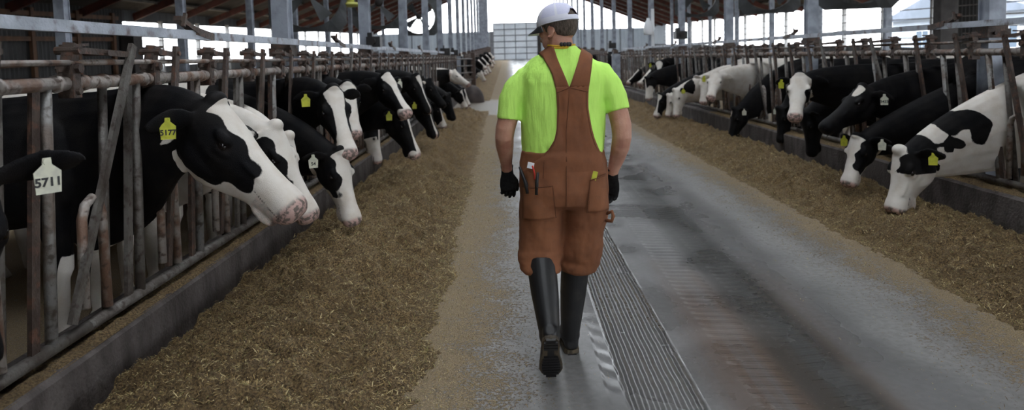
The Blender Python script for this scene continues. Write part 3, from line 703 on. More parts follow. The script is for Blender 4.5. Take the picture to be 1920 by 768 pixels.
    wb = np.clip((.05 - bx) / .18, 0, 1)
    fld = nk * (1 - wb) + bd * wb; fld = fld * (1 - wh) + ff * wh
    em = (np.abs(A) > .118) & (T < .13) & (T > -.3) & (Nn > -.36) & (np.linalg.norm(D, axis=1) < .40 * max(1., kk) * max(1., eL))
    fld = np.where(em, -.1 if ear == 'b' else .1, fld)
    legs = C[:, 2] < .5; fld = np.where(legs, np.maximum(fld, .05 if body[1] > -.2 else -.1), fld)
    if extra: fld = extra(fld, C, T, A, Nn)
    setattr_f(me, 'coat', fld)
    pink = np.clip((T - .535 + .05 * np.clip(-Nn - .05, 0, .1) * 4) / .03, 0, 1) * nose_pink
    pink = np.maximum(pink, np.where((T > .42) & (Nn < -.12), .35, 0)); setattr_f(me, 'pink', np.where(T > .3, pink, 0) * (np.abs(A) < .2))
    mouth = np.clip((.004 - np.abs(Nn + .128 - .25 * np.clip(.53 - T, 0, 1) * .3)) / .003, 0, 1) * (T > .40) * (T < .60) * (np.abs(A) < .2)
    ney = np.exp(-(((T - .19) / .035) ** 2 + ((Nn + .05) / .022) ** 2) * 1.2) * (np.abs(A) > .09) * (np.abs(A) < .14) * .75
    setattr_f(me, 'dark', np.clip(mouth * .8 + ney * .9, 0, 1) if vox < .02 else ney)
    root = empty('dairy_cow', (B.x, Yst, 0), name_label, 'cow', group)
    link('body', me, coat, root)
    if vox < .03:
        for s_ in (-1, 1):
            e = MB(); e.ell(Hh(.19, s_ * .112, -.05), m * .021 * k, lat * .012 * k, n * .016 * k, 14, 8); e.build('eye', eye_m, root, True)
            e = MB(); e.ell(Hh(.585, s_ * .043, -.066), m * .012 * k, lat * .014 * k, n * .012 * k, 10, 6); e.build('nostril', nos_m, root, True)
    for (side, colr, txt) in tags:
        s_ = 1 if side > 0 else -1
        sz = (abs(side) if abs(side) != 1 else 1.) * 1.0
        eb = Hh(.02, s_ * .085, -.055); out = (lat * s_ * .84 - m * .42 - n * .12 - Vector((0, 0, .16))).normalized()
        c = eb + out * (.125 * k * eL) - Vector((0, 0, .02)); nrm = Vector((.35 * d, -1, 0)).normalized() if s_ > 0 else Vector((.8 * d, -.6, 0)).normalized()
        c = c + nrm * .035; r_ = Vector((0, 0, 1)).cross(nrm).normalized() * -1
        r_ = -r_ if r_.dot(RIGHT) < 0 else r_
        a = .036 * sz; o2 = [(-.9, -2.1), (.9, -2.1), (1, -.35), (.35, .25), (.3, .8), (-.3, .8), (-.35, .25), (-1, -.35)]
        V = [c + r_ * (x_ * a) + Vector((0, 0, y_ * a)) + nrm * .003 for x_, y_ in o2] + [c + r_ * (x_ * a) + Vector((0, 0, y_ * a)) for x_, y_ in o2]
        nn_ = len(o2); F = [tuple(range(nn_)), tuple(range(2 * nn_ - 1, nn_ - 1, -1))] + [(i, i + nn_, (i + 1) % nn_ + nn_, (i + 1) % nn_) for i in range(nn_)]
        mb2 = MB(); mb2.add(V, F); mb2.tube([c + Vector((0, 0, .5 * a)) - nrm * .03, c + Vector((0, 0, .5 * a)) + nrm * .008], .011 * sz, 10)
        tg = mb2.build('ear_tag', yellow_m if colr == 'y' else whitetag_m, root); tg['label'] = ('yellow' if colr == 'y' else 'white') + ' ear tag'
        if txt:
            cu = bpy.data.curves.new('t', 'FONT'); cu.body = txt; cu.size = a * .98; cu.align_x = 'CENTER'; cu.align_y = 'CENTER'; cu.extrude = .0006; cu.offset = .0012 * sz
            to = bpy.data.objects.new('t', cu); col.objects.link(to); tm = bpy.data.meshes.new_from_object(to.evaluated_get(bpy.context.evaluated_depsgraph_get())); bpy.data.objects.remove(to)
            no = nrm if nrm.dot(Vector((0, -1, 0))) > 0 else -nrm
            mt = Matrix.Identity(4); zz = Vector((0, 0, 1))
            for i in range(3): mt[i][0] = r_[i]; mt[i][1] = zz[i]; mt[i][2] = no[i]; mt[i][3] = (c + no * .0045 + Vector((0, 0, -1.2 * a)))[i]
            tm.transform(mt); o_ = bpy.data.objects.new('tag_number', tm); col.objects.link(o_); tm.materials.clear(); tm.materials.append(ink_m); o_.parent = tg
    return root

def r1_extra(fld, C, T, A, N):
    P = C; nz_ = .03 * np.sin(P[:, 0] * 23 + P[:, 2] * 11) + .025 * np.sin(P[:, 2] * 31 + P[:, 0] * 9)
    def e(c, r): return (1 - np.sqrt((((P - np.array(c)) / np.array(r)) ** 2).sum(1))) * min(r) + nz_ * .6
    near = P[:, 1] < 6.3
    q = np.maximum(e((3.86, 5.85, .93), (.25, .4, .10)), e((3.98, 5.85, .86), (.10, .4, .13)))
    q = np.maximum(q, e((3.68, 5.85, .73), (.15, .4, .045)))
    q = np.maximum(q, e((3.52, 5.75, .70), (.13, .4, .10)))
    q = np.maximum(q, e((5.3, 5.9, .75), (.25, .5, .2)))
    fld = np.where(near, np.minimum(fld, -q), fld)
    return fld
def l1_extra(fld, C, T, A, N):
    # white line behind the cheek down to the throat
    s_ = .030 - np.abs(T + .035 - .25 * (N + .20)) + .01 * np.sin(N * 50); s_ = np.minimum(np.minimum(s_, -.17 - N), np.minimum(T + .035, N + .27))
    return np.maximum(fld, np.where((A > 0) & (A < .112), s_, -1))
pL = 'cows feeding along the left headlocks'
# near left row
cow('black cow at the left frame edge, dark ear with white tag 5711', XL, 2.42, (-1.74, 2.06, 1.26), (-1.62, 1.93, .69), ('black',), 'b', (11, -.5), 'b', ((-1.15, 'w', '5711'),), .013, 1.1, roll=.7, kmul=1.25)
cow('large black and white cow with yellow tag 5177, nearest full head on the left', XL, 3.95, (-1.53, 3.51, 1.38), (-1.02, 3.42, .875), ('patch', 1.22, 1.0, -.01), 't', (5, -.6), 'b', ((1, 'y', '5177'),), .010, 1., extra=l1_extra, kn=1.13, nd=1.3)
cow('white faced cow with small dark eye patch, half hidden behind the nearest left head', XL, 4.6, (-1.46, 4.17, 1.19), (-1.16, 4.11, .65), ('patch', 1.05, .8, .02), 'w', (9, .3), 'b', (), .012)
cow('mostly hidden white headed cow between the white faced cow and the one tagged 54', XL, 5.25, (-1.66, 5.02, 1.04), (-1.48, 4.95, .50), ('white',), 'w', (31, .25), 'b', (), .014)
cow('cow with white tag 54, black cheek and white muzzle down in the left feed', XL, 5.9, (-1.38, 5.41, .87), (-1.20, 5.29, .31), ('patch', 1.1, .9, -.01), 'b', (17, .25), 'b', ((1, 'w', '54'),), .012)
cow('upright black head with broad white blaze, pink nose and yellow tag, left row', XL, 6.55, (-1.48, 5.68, 1.35), (-1.26, 5.36, .86), ('blaze', .085, .05, .08, .46, .0), 'b', (23, -.1), 'b', ((1, 'y', None),), .012)
cow('white topped head right behind the broad blazed cow, yellow tag and spotted pink nose', XL, 7.2, (-1.71, 7.15, 1.34), (-1.55, 6.80, .86), ('blaze', .11, .07, .08, .40, .0), 'b', (29, -.1), 'b', ((1.2, 'y', None), ), .014)
cow('black head with white crown patch running to the nose, above the lowered blazed head', XL, 7.85, (-1.38, 7.60, 1.41), (-1.07, 7.24, 1.04), ('blaze', .09, .04, .05, .5, -.01), 'b', (37, -.3), 'b', ((-1, 'w', None),), .014)
cow('lowered black head with narrow white blaze and pink muzzle over the left mound', XL, 8.5, (-1.27, 7.93, 1.01), (-1.03, 7.87, .46), ('blaze', .05, .04, .07, .49, -.02), 'b', (41, -.3), 'b', ((1, 'y', None),), .014)
cow('white muzzled cow feeding low against the curb behind the lowered blazed head', XL, 9.2, (-1.80, 9.08, .72), (-1.71, 9.08, .21), ('blaze', .05, .05, .1, .2, 0), 'b', (43, -.3), 'b', (), .018)
cow('tall black head with small white forehead mark in the left row', XL, 10.0, (-1.38, 10.07, 1.34), (-1.13, 9.89, .83), ('blaze', .05, .012, .01, .9, 0), 'b', (47, -.4), 'b', (), .018)
cow('all black head reaching deep into the left feed under the tall black head', XL, 10.7, (-1.32, 10.60, .94), (-1.10, 10.48, .39), ('blaze', .01, .01, .02, .9, .02), 'b', (49, -.4), 'b', ((1, 'y', None),), .018)
cow('dark narrow head with tan crown, middle of the left row', XL, 13.0, (-1.54, 13.05, 1.18), (-1.19, 12.93, .71), ('black',), 'b', (53, -.4), 'w', (), .018)
cow('black head lowered straight down near the middle of the left row', XL, 14.3, (-1.25, 13.81, .86), (-1.08, 13.81, .35), ('black',), 'b', (59, -.4), 'b', (), .018)
cow('low white blazed head with pale muzzle on the left mound', XL, 13.65, (-1.46, 13.50, .73), (-1.24, 13.50, .23), ('blaze', .05, .05, .09, .42, .0), 'b', (61, -.4), 'b', (), .018)
cow('white headed cow with black body stretching past the fence near the left gate', XL, 18.2, (-1.50, 18.52, 1.24), (-1.04, 18.34, .91), ('white',), 'w', (67, -.1), 'w', (), .02, extra=lambda f_, C, T, A, N: np.where((C[:, 0] < -1.62) & (C[:, 2] < 1.3), -.1, f_))
cow('low white nosed cow near the end of the left mound', XL, 19.1, (-1.37, 18.80, .71), (-1.14, 18.80, .23), ('blaze', .1, .07, .08, .35, 0), 'b', (71, -.2), 'b', (), .02)
cow('last lowered black and white head at the end of the left mound', XL, 20.4, (-1.38, 20.2, .68), (-1.15, 20.2, .20), ('blaze', .06, .06, .08, .4, .02), 'b', (73, -.2), 'b', (), .02)
# right row
cow('white necked cow with black patches, nearest full head on the right', XR, 5.95, (3.39, 5.88, .68), (3.21, 5.83, .17), ('patch', 1.5, 1.3, -.01), 'w', (101, .22), 'b', ((1, 'y', None),), .011, extra=r1_extra, kmul=1.25, nd=1.25)
cow('black cow at the right frame edge, only its low dark ear with yellow tag showing', XR, 5.2, (4.08, 5.15, .62), (3.96, 5.18, .12), ('black',), 'b', (103, -.3), 'b', ((-1, 'y', None),), .016)
cow('cow with white face and one black cheek lowered beside the nearest right cow', XR, 6.63, (3.37, 6.59, .72), (3.17, 6.49, .28), ('patch', 1.25, .9, .03), 'b', (107, -.4), 'b', ((-1, 'y', None), (1, 'w', None)), .013)
cow('long black head held level with white tag 5433 and small white forehead mark', XR, 7.3, (3.52, 6.79, 1.18), (3.02, 6.67, .85), ('black',), 'b', (109, -.42), 'b', ((1, 'w', '5433'),), .012, star=.03, nose_pink=.3)
cow('front facing white face with pink nose and black ears in the right row', XR, 8.0, (3.32, 7.80, 1.28), (3.08, 7.40, .87), ('patch', .75, .0, .06), 'b', (113, -.42), 'b', ((-1, 'y', None),), .013)
cow('all black head hanging straight down below the frontal white face', XR, 8.7, (3.73, 8.67, .77), (3.76, 8.67, .2), ('black',), 'b', (117, -.42), 'b', (), .016)
cow('black head lowered at the curb left of the frontal white face', XR, 10.2, (4.02, 10.18, .71), (3.95, 10.13, .2), ('black',), 'b', (119, -.42), 'b', ((-1, 'w', None),), .016)
cow('black cow with sloping neck and small white forehead streak feeding in the right row', XR, 11.5, (3.74, 11.36, .62), (3.58, 11.31, .12), ('black',), 'b', (123, -.42), 'b', ((1, 'w', None),), .016, star=-.04)
cow('all white head facing the lane with yellow tag, middle of the right row', XR, 12.2, (3.49, 11.57, 1.22), (3.26, 11.15, .86), ('white',), 'w', (127, .4), 'w', ((-1, 'y', None),), .016)
cow('second white head just left of the all white facing head', XR, 12.9, (3.78, 13.21, 1.12), (3.66, 13.04, .60), ('white',), 'w', (131, .4), 'w', (), .018)
cow('lowered white head with dark muzzle in the right row', XR, 13.6, (3.29, 13.6, .84), (3.20, 13.49, .31), ('white',), 'w', (137, .1), 'b', ((1, 'y', None),), .018)
cow('white head lowered just left of the dark muzzled white head', XR, 14.3, (3.33, 14.3, .70), (3.22, 14.30, .25), ('white',), 'w', (139, .1), 'w', (), .018)
cow('lowered black head with white nose tip at the far part of the right row', XR, 15.0, (3.29, 14.95, .68), (3.10, 14.90, .20), ('blaze', .05, .02, .04, .46, .03), 'b', (141, -.2), 'b', (), .018, star=.05)
cow('upright black head with white blaze facing the lane, far right row', XR, 17.9, (3.81, 17.41, 1.36), (3.74, 17.05, .88), ('blaze', .09, .05, .08, .46, 0), 'b', (143, -.2), 'b', ((-1, 'y', None),), .018)
cow('black head with white stripe turned left beside the man sleeve', XR, 18.7, (3.85, 18.6, 1.12), (3.42, 18.4, .80), ('blaze', .06, .05, .06, .44, 0), 'b', (147, -.2), 'b', (), .02)
cow('narrow white stripe head farthest left, next to the man sleeve', XR, 21.0, (4.13, 21.74, 1.06), (3.66, 21.62, .70), ('blaze', .06, .04, .05, .5, 0), 'b', (149, -.2), 'b', (), .02)
cow('lowered cow with white nose under the striped heads near the man sleeve', XR, 17.2, (3.40, 17.0, .98), (3.34, 16.95, .42), ('blaze', .03, .05, .09, .25, 0), 'b', (151, -.2), 'b', (), .02)
# cows standing farther back in the pens
for i, (X_, Y_, fx, bd_, lb) in enumerate(((-4.6, 6.6, ('white',), (201, .5), 'white backed cow standing in the left pen behind the nearest feeding cows'),
        (-5.2, 9.6, ('white',), (205, .3), 'pale cow standing farther back in the left pen'),
        (6.9, 8.6, ('black',), (211, .05), 'black and white backed cow standing behind the feeding right row'),
        (7.2, 13.4, ('white',), (213, .4), 'white cow standing behind the right headlocks in mid distance'))):
    dd_ = 1 if X_ < 0 else -1
    cow(lb, X_, Y_, (X_ + dd_ * .3, Y_ - .1, 1.45), (X_ + dd_ * .75, Y_ - .2, 1.10), fx, 'w', bd_, 'b', (), .03)
# far left row beyond the crossover: few models, copied
random.seed(12)
fl = [('far cow beyond the left gate with raised striped head', (-1.42, 31.0, 1.40), (-1.0, 30.8, 1.05), ('blaze', .08, .05, .08, .42, 0), 301),
      ('far cow beyond the left gate with lowered white head', (-1.35, 32.4, .85), (-1.1, 32.4, .38), ('white',), 305),
      ('far black cow beyond the left gate with white nose', (-1.40, 33.9, 1.05), (-1.1, 33.8, .60), ('blaze', .03, .03, .08, .36, 0), 307)]
roots = []
for i, (lb, P_, M_, fc, sd) in enumerate(fl):
    g_ = gz(31 + i * 1.45); roots.append(cow(lb, XL, 31 + i * 1.45, P_, M_, fc, 'b', (sd, .0), 'b', (), .03))
for r_ in roots:
    r_.location.z += gz(r_.location.y)
place = ['fourth', 'fifth', 'sixth', 'seventh', 'eighth', 'ninth', 'tenth', 'eleventh', 'twelfth', 'thirteenth', 'fourteenth', 'fifteenth']
yy = 35.4
for i in range(12):
    src = roots[(i * 2 + (i // 3)) % 3]; c = src.copy(); col.objects.link(c); c.location = (src.location.x + random.uniform(-.12, .12), yy, gz(yy))
    c.rotation_euler[2] = random.uniform(-.08, .05)
    c['label'] = 'small distant cow of the row beyond the left gate, %s from the gate' % place[i]; c['group'] = 'distant cows beyond the left gate'
    for ch in src.children:
        q = ch.copy(); col.objects.link(q); q.parent = c; q.matrix_parent_inverse = ch.matrix_parent_inverse.copy()
    yy += random.uniform(1.3, 2.6)
for i in range(4):
    src = roots[i % 3]; c = src.copy(); col.objects.link(c); y_ = 33 + i * 2.6; c.location = (XR + .62, y_, gz(y_)); c.rotation_euler[2] = math.pi
    c['label'] = 'distant cow behind the man in the far right row, %s one' % ['nearest', 'second', 'third', 'farthest'][i]; c['group'] = 'distant cows of the far right row'
    for ch in src.children:
        q = ch.copy(); col.objects.link(q); q.parent = c; q.matrix_parent_inverse = ch.matrix_parent_inverse.copy()

# ------------------------------------------------------------------ the man walking away
skin = Mat('skin', .5); _n = skin.noise(14, 4).ss(.35, .7); skin.color(skin.mix(_n, (.50, .27, .19), (.40, .18, .125))).bump(skin.noise(160, 2), .001); skin.b.inputs['Subsurface Weight'].default_value = .08; skin.b.inputs['Subsurface Radius'].default_value = (.02, .008, .004); skin = skin.m
shirt_m = Mat('lime_shirt', .75); shirt_m.color(shirt_m.mix(shirt_m.noise(3, 3), (.58, 1.0, .16), (.62, 1.0, .20))).bump(shirt_m.noise(700, 2) * .1 + shirt_m.noise(16, 4, (1.8, 1.8, .3)), .02, .6); shirt_m = shirt_m.m
duck = Mat('brown_duck_canvas', .85); _a = duck.noise(5, 5).ss(.3, .7); _b = duck.noise(22, 5).ss(.4, .75)
duck.color(duck.mix(_b * .5, duck.mix(_a, (.235, .088, .036), (.19, .068, .028)), (.145, .055, .026))).bump(duck.noise(900, 2) * .1 + duck.noise(16, 4, (1, 1, .6)) * 1.0, .01, .5); duck = duck.m
seam_m = simple('overall_seam', (.13, .045, .018), None, rough=.9)
boot_m = Mat('rubber_boot', .5); _d = boot_m.noise(12, 6).ss(.5, .75); boot_m.color(boot_m.mix(_d * .5, (.008, .008, .009), (.04, .035, .03))).bump(boot_m.noise(8, 3), .006, .5); boot_m = boot_m.m
sole_m = simple('muddy_sole', (.035, .028, .02), (.10, .075, .045), 14, .7, bump=.003)
glove_m = simple('black_glove', (.008, .008, .009), (.014, .014, .014), 60, .9, bump=.002); glove_m.node_tree.nodes['Principled BSDF'].inputs['Specular IOR Level'].default_value = .15
hair_m = Mat('short_hair', .8); hair_m.color(hair_m.mix(hair_m.noise(120, 3, (1, 1, .3)).ss(.3, .7), (.045, .032, .024), (.13, .10, .08))).bump(hair_m.noise(300, 2, (1, 1, .25)), .004); hair_m = hair_m.m
cap_m = simple('white_cap', (.80, .81, .92), (.76, .77, .88), 5, .8); mesh_m = simple('white_cap_mesh', (.72, .73, .90), (.66, .67, .86), 300, .8, lo=.45, hi=.55)
capd_m = simple('dark_underbrim', (.03, .03, .035), None, rough=.8)
man = empty('person', (.26, 3.5, 0), 'person in lime shirt, brown bib overalls and white cap walking down the wet lane', 'person')
VX = lambda *a: Vector(a)
def ring(cx, cy, z, hw_, hd, e=2.3, n=32): return sring(VX(cx, cy, z), VX(hw_, 0, 0), VX(0, hd, 0), VX(0, -hd, 0), e, n)
# head frame: turned to his left, slightly down
HC = VX(.248, 3.475, 1.705); yaw = math.radians(49); pit = math.radians(-10)
HR = Matrix.Rotation(yaw, 3, 'Z') @ Matrix.Rotation(pit, 3, 'X')
def hd(x, y, z): return HC + HR @ VX(x, y, z)
def hv(x, y, z): return HR @ VX(x, y, z)
def build_body():
    mb = MB()
    mb.ell(hd(0, -.012, .03), hv(.077, 0, 0), hv(0, .100, 0), hv(0, 0, .098), 28, 18)
    mb.ell(hd(0, .030, -.035), hv(.062, 0, 0), hv(0, .066, 0), hv(0, 0, .078), 22, 14)
    mb.ell(hd(0, .055, -.085), hv(.038, 0, 0), hv(0, .036, 0), hv(0, 0, .028), 16, 10)
    for s_ in (-1, 1):
        mb.ell(hd(s_ * .045, .02, -.055), hv(.022, 0, 0), hv(0, .055, 0), hv(0, 0, .035), 14, 8)
        mb.ell(hd(s_ * .04, .066, -.005), hv(.024, 0, 0), hv(0, .018, 0), hv(0, 0, .018), 12, 8)
        mb.ell(hd(s_ * .03, .083, .028), hv(.024, 0, 0), hv(0, .010, 0), hv(0, 0, .008), 12, 8)
        # ear: rim ring with concha
        pts = []
        for k in range(11):
            a = -2.3 + k * .42; pts.append(hd(s_ * (.083 + .010 * math.cos(a + 2.2)), -.008 - .017 * math.cos(a) - .006, -.005 + .030 * math.sin(a)))
        mb.tube(pts, .0055, 8); mb.ell(hd(s_ * .079, -.008, -.006), hv(.006, 0, 0), hv(0, .014, 0), hv(0, 0, .026), 10, 8)
        mb.ell(hd(s_ * .081, .0, -.034), hv(.006, 0, 0), hv(0, .008, 0), hv(0, 0, .010), 8, 6)
    mb.loft([sring(hd(0, .085, .012), hv(.010, 0, 0), hv(0, .008, 0), hv(0, -.02, 0), 2, 12), sring(hd(0, .098, -.012), hv(.012, 0, 0), hv(0, .010, 0), hv(0, -.03, 0), 2, 12), sring(hd(0, .108, -.030), hv(.017, 0, 0), hv(0, .010, 0), hv(0, -.04, 0), 2, 12), sring(hd(0, .098, -.042), hv(.014, 0, 0), hv(0, .006, 0), hv(0, -.03, 0), 2, 12)])
    mb.ell(hd(0, .088, -.058), hv(.024, 0, 0), hv(0, .008, 0), hv(0, 0, .005), 12, 6); mb.ell(hd(0, .086, -.067), hv(.022, 0, 0), hv(0, .009, 0), hv(0, 0, .006), 12, 6)
    # neck and shoulders
    mb.loft([ring(.265, 3.47, 1.50, .13, .08), ring(.265, 3.465, 1.56, .085, .068), ring(.264, 3.46, 1.60, .066, .066), ring(.260, 3.462, 1.64, .063, .065), ring(.252, 3.47, 1.70, .060, .066)])
    mb.loft([ring(.262, 3.48, 1.00, .16, .1), ring(.262, 3.48, 1.3, .18, .11), ring(.265, 3.475, 1.50, .17, .08)])
    # arms
    A = [((.07, 3.475, 1.445), .055), ((.01, 3.47, 1.36), .055), ((-.014, 3.46, 1.27), .051), ((-.030, 3.455, 1.215), .050), ((-.036, 3.46, 1.175), .048), ((-.036, 3.49, 1.13), .047), ((-.033, 3.53, 1.07), .038), ((-.030, 3.56, 1.02), .030), ((-.028, 3.575, .985), .029)]
    mb.tube([a for a, b in A], [b for a, b in A], 16)
    B = [((.465, 3.475, 1.445), .055), ((.52, 3.46, 1.37), .056), ((.545, 3.44, 1.28), .052), ((.556, 3.425, 1.22), .052), ((.557, 3.42, 1.165), .049), ((.550, 3.435, 1.11), .047), ((.538, 3.465, 1.05), .039), ((.522, 3.49, .99), .030), ((.518, 3.5, .965), .029)]
    mb.tube([a for a, b in B], [b for a, b in B], 16)
    me = remeshed(mb, .0045, 3); o = link('body', me, skin, man); return o
body = build_body()
for s_ in (-1, 1):
    e = MB(); e.ell(hd(s_ * .031, .078, .010), hv(.012, 0, 0), hv(0, .011, 0), hv(0, 0, .009), 14, 10); e.build('eye', simple('eye_white', (.7, .68, .65), None, rough=.2), man, True)
    e = MB(); e.ell(hd(s_ * .031, .0868, .010), hv(.005, 0, 0), hv(0, .003, 0), hv(0, 0, .005), 10, 6); e.build('iris', eye_m, man, True)
    e = MB(); e.tube([hd(s_ * .015, .094, .026), hd(s_ * .032, .093, .033), hd(s_ * .05, .08, .028)], .0045, 8); e.build('eyebrow', hair_m, man, True)
# hair: shell over back and sides
V = []; F = []; nu, nv = 56, 20
def hp(u, v, rr_):
    a = u * 2 * math.pi; t = v
    return hd(math.cos(a) * .077 * rr_ * math.sin(t), -.012 + math.sin(a) * .100 * rr_ * math.sin(t), .03 + .098 * rr_ * math.cos(t))
for i in range(nu + 1):
    u = -.58 + (i / nu) * 1.16          # around the back, from temple to temple; 0.5 is behind
    a = (-.25 + u * .60)                # -0.25 turns = straight back
    edge = abs(u) / .58
    tb_ = 2.36 - .55 * max(0, edge - .35) / .65 - (.25 if edge > .9 else 0)      # hairline lifts over and before the ear
    if .58 < edge < .80: tb_ -= .20
    for j in range(nv + 1):
        t = .95 + (tb_ - .95) * j / nv; r_ = 1.055 - .04 * (j / nv) ** 3 - .03 * edge ** 6
        V.append(hp(a, t, r_))
for i in range(nu):
    for j in range(nv):
        p = i * (nv + 1) + j; F.append((p, p + 1, p + nv + 2, p + nv + 1))
ho = new_obj('hair', V, F, hair_m, man, True); sm = ho.modifiers.new('s', 'SOLIDIFY'); sm.thickness = .006; sm.offset = -1
# cap: six panel crown with open arch at the back, strap, brim, button, sweat band
def cp(a, t, r_=1.):
    bz_ = 1.0 if t > 1.2 else 1.0
    return hd(math.cos(a) * .0885 * r_ * math.sin(t) ** .85, -.008 + math.sin(a) * .112 * r_ * math.sin(t) ** .85, .040 + .098 * r_ * math.cos(t) - .0)
V = []; F = []; nu, nv = 96, 22; gap = []
V2 = {}
for i in range(nu):
    a = 2 * math.pi * i / nu
    for j in range(nv + 1): V.append(cp(a, .02 + (1.60 - .02) * j / nv))
for i in range(nu):
    a = 2 * math.pi * (i + .5) / nu; da = abs((a - 1.5 * math.pi + math.pi) % (2 * math.pi) - math.pi)
    for j in range(nv):
        t = .02 + 1.58 * (j + .5) / nv
        if da < .50 and t > 1.02 + .9 * (da / .5) ** 2 * .42 and t < 1.42: continue
        if da < .50 and t >= 1.42: pass
        p = i * (nv + 1) + j; q = ((i + 1) % nu) * (nv + 1) + j; F.append((p, p + 1, q + 1, q))
crown = new_obj('cap_crown', V, F, [mesh_m, cap_m], man, True)
mi = []
for f_ in F:
    i = f_[0] // (nv + 1); j = f_[0] % (nv + 1); a = 2 * math.pi * (i + .5) / nu
    seam = min(abs((a - 1.5 * math.pi - k * math.pi / 3 + math.pi) % (2 * math.pi) - math.pi) for k in range(6)) < .05
    mi.append(1 if (seam or j >= nv - 4 or math.sin(a) > .35 or j == 0) else 0)
crown.data.polygons.foreach_set('material_index', mi)
sm = crown.modifiers.new('s', 'SOLIDIFY'); sm.thickness = .003; sm.offset = 1
crown['label'] = 'white mesh back cap crown'
mb = MB(); mb.ell(hd(0, -.008, .139), hv(.010, 0, 0), hv(0, .010, 0), hv(0, 0, .006)); mb.build('cap_button', cap_m, man, True)
# band piping
mb = MB(); mb.tube([cp(2 * math.pi * k / 60, 1.60, 1.012) for k in range(61)], .0035, 6); mb.build('cap_band', cap_m, man, True)
V = []; F = []; n = 24; m_ = 10
for i in range(n + 1):
    a = math.pi * (.12 + .76 * i / n)
    for j in range(m_ + 1):
        q = j / m_; bx = math.cos(a) * (.0885 + .0 * q); by = -.008 + math.sin(a) * .112
        x_ = bx * (1 - .12 * q); y_ = by + q * .078 * math.sin(math.pi * i / n) ** .6
        V.append(hd(x_, y_, .040 - .004 - .022 * q + -.9 * x_ * x_ * (1 + q * 1.5)))
for i in range(n):
    for j in range(m_):
        p = i * (m_ + 1) + j; F.append((p, p + m_ + 1, p + m_ + 2, p + 1))
br = new_obj('cap_brim', V, F, [cap_m, capd_m], man, True); sm = br.modifiers.new('s', 'SOLIDIFY'); sm.thickness = .004; sm.offset = -1; sm.material_offset = 1; sm.material_offset_rim = 0
# yellow cord round the neck with a black clip
def nk(a, z, r_=.070): return VX(.262 + r_ * math.cos(a), 3.463 + r_ * 1.02 * math.sin(a), z)
mb = MB()
for dz_ in (0, .009): mb.tube([nk(math.radians(q), 1.622 + dz_ - .012 * math.sin(math.radians(q)) * 0 + .004 * math.cos(math.radians(q * 2)), .0705) for q in range(150, 395, 8)], .0048, 8)
c_ = mb.build('neck_cord', simple('yellow_cord', (.75, .50, .04), (.6, .38, .03), 90, .7), man, True); c_['label'] = 'yellow cord round the neck'
mb = MB()
for k, q in enumerate((268, 280, 292, 300)):
    p = nk(math.radians(q), 1.636, .078); mb.ell(p, (.010, 0, 0), (0, .006, 0), (0, 0, .011), 10, 8)
c_ = mb.build('cord_clip', black_m, man, True); c_['label'] = 'black clip at the nape'

# shirt
def cloth_noise(me, amp, fx, fz, seed, mask=None):
    me.update(); C = coords(me); n_ = len(C); N_ = np.empty(n_ * 3, np.float32); me.vertices.foreach_get('normal', N_); N_ = N_.reshape(-1, 3)
    v = np.array([noise.noise(Vector((c[0] * fx, c[1] * fx, c[2] * fz + seed))) + .5 * noise.noise(Vector((c[0] * fx * 2.2, c[1] * fx * 2.2, c[2] * fz * 2 + seed))) for c in C])
    if mask is not None: v *= mask(C)
    setco(me, C + N_ * (v * amp)[:, None])
mb = MB()
T_ = [(1.00, .262, .195, 3.49, .135), (1.06, .262, .208, 3.49, .142), (1.15, .262, .214, 3.485, .142), (1.27, .263, .216, 3.48, .142), (1.38, .266, .222, 3.475, .145), (1.45, .268, .226, 3.47, .138), (1.50, .269, .218, 3.47, .125), (1.54, .269, .190, 3.47, .108), (1.575, .268, .145, 3.468, .092), (1.60, .266, .100, 3.466, .082), (1.617, .265, .080, 3.464, .076), (1.628, .264, .074, 3.462, .073)]
mb.loft([ring(c, y_, z_, h_, d_, 2.35, 36) for z_, c, h_, y_, d_ in T_])
def sleeve(pts, rads): mb.tube(pts, rads, 20)
sleeve([(.14, 3.475, 1.47), (.080, 3.475, 1.455), (.036, 3.47, 1.405), (.006, 3.468, 1.35), (-.008, 3.46, 1.285), (-.011, 3.459, 1.265)], [.085, .076, .072, .068, .062, .061])
sleeve([(.40, 3.475, 1.475), (.462, 3.47, 1.465), (.505, 3.465, 1.41), (.530, 3.455, 1.36), (.541, 3.445, 1.31), (.543, 3.443, 1.297)], [.085, .080, .074, .070, .064, .063])
sm_ = remeshed(mb, .0065, 4)
cloth_noise(sm_, .009, 9, 4, 3.3); cloth_noise(sm_, .004, 26, 9, 8.1, lambda C: np.clip((C[:, 2] - 1.2) * 0 + 1, 0, 1))
shirt = link('shirt', sm_, shirt_m, man)
# overalls: seat and legs
mb = MB()
mb.loft([ring(c, y_, z_, h_, d_, 2.4, 36) for z_, c, h_, y_, d_ in [(1.10, .262, .212, 3.49, .150), (1.04, .262, .222, 3.49, .158), (.97, .262, .229, 3.49, .165), (.90, .262, .231, 3.488, .168), (.83, .262, .226, 3.488, .155), (.80, .262, .20, 3.49, .12)]])
def leg(P_): mb.loft([sring(VX(*c), VX(a, 0, 0), VX(0, b, 0), VX(0, -b, 0), 2.3, 30) for c, a, b in P_])
leg([((.155, 3.485, .95), .115, .14), ((.150, 3.485, .82), .118, .145), ((.145, 3.49, .70), .115, .13), ((.139, 3.49, .60), .114, .12), ((.135, 3.47, .545), .112, .118), ((.139, 3.43, .505), .098, .105), ((.143, 3.41, .485), .088, .095)])
leg([((.370, 3.485, .95), .115, .14), ((.375, 3.49, .82), .116, .145), ((.368, 3.50, .70), .110, .125), ((.356, 3.51, .60), .110, .118), ((.345, 3.515, .54), .106, .112), ((.332, 3.52, .49), .094, .10), ((.328, 3.52, .465), .086, .092)])
pm = remeshed(mb, .0065, 4)
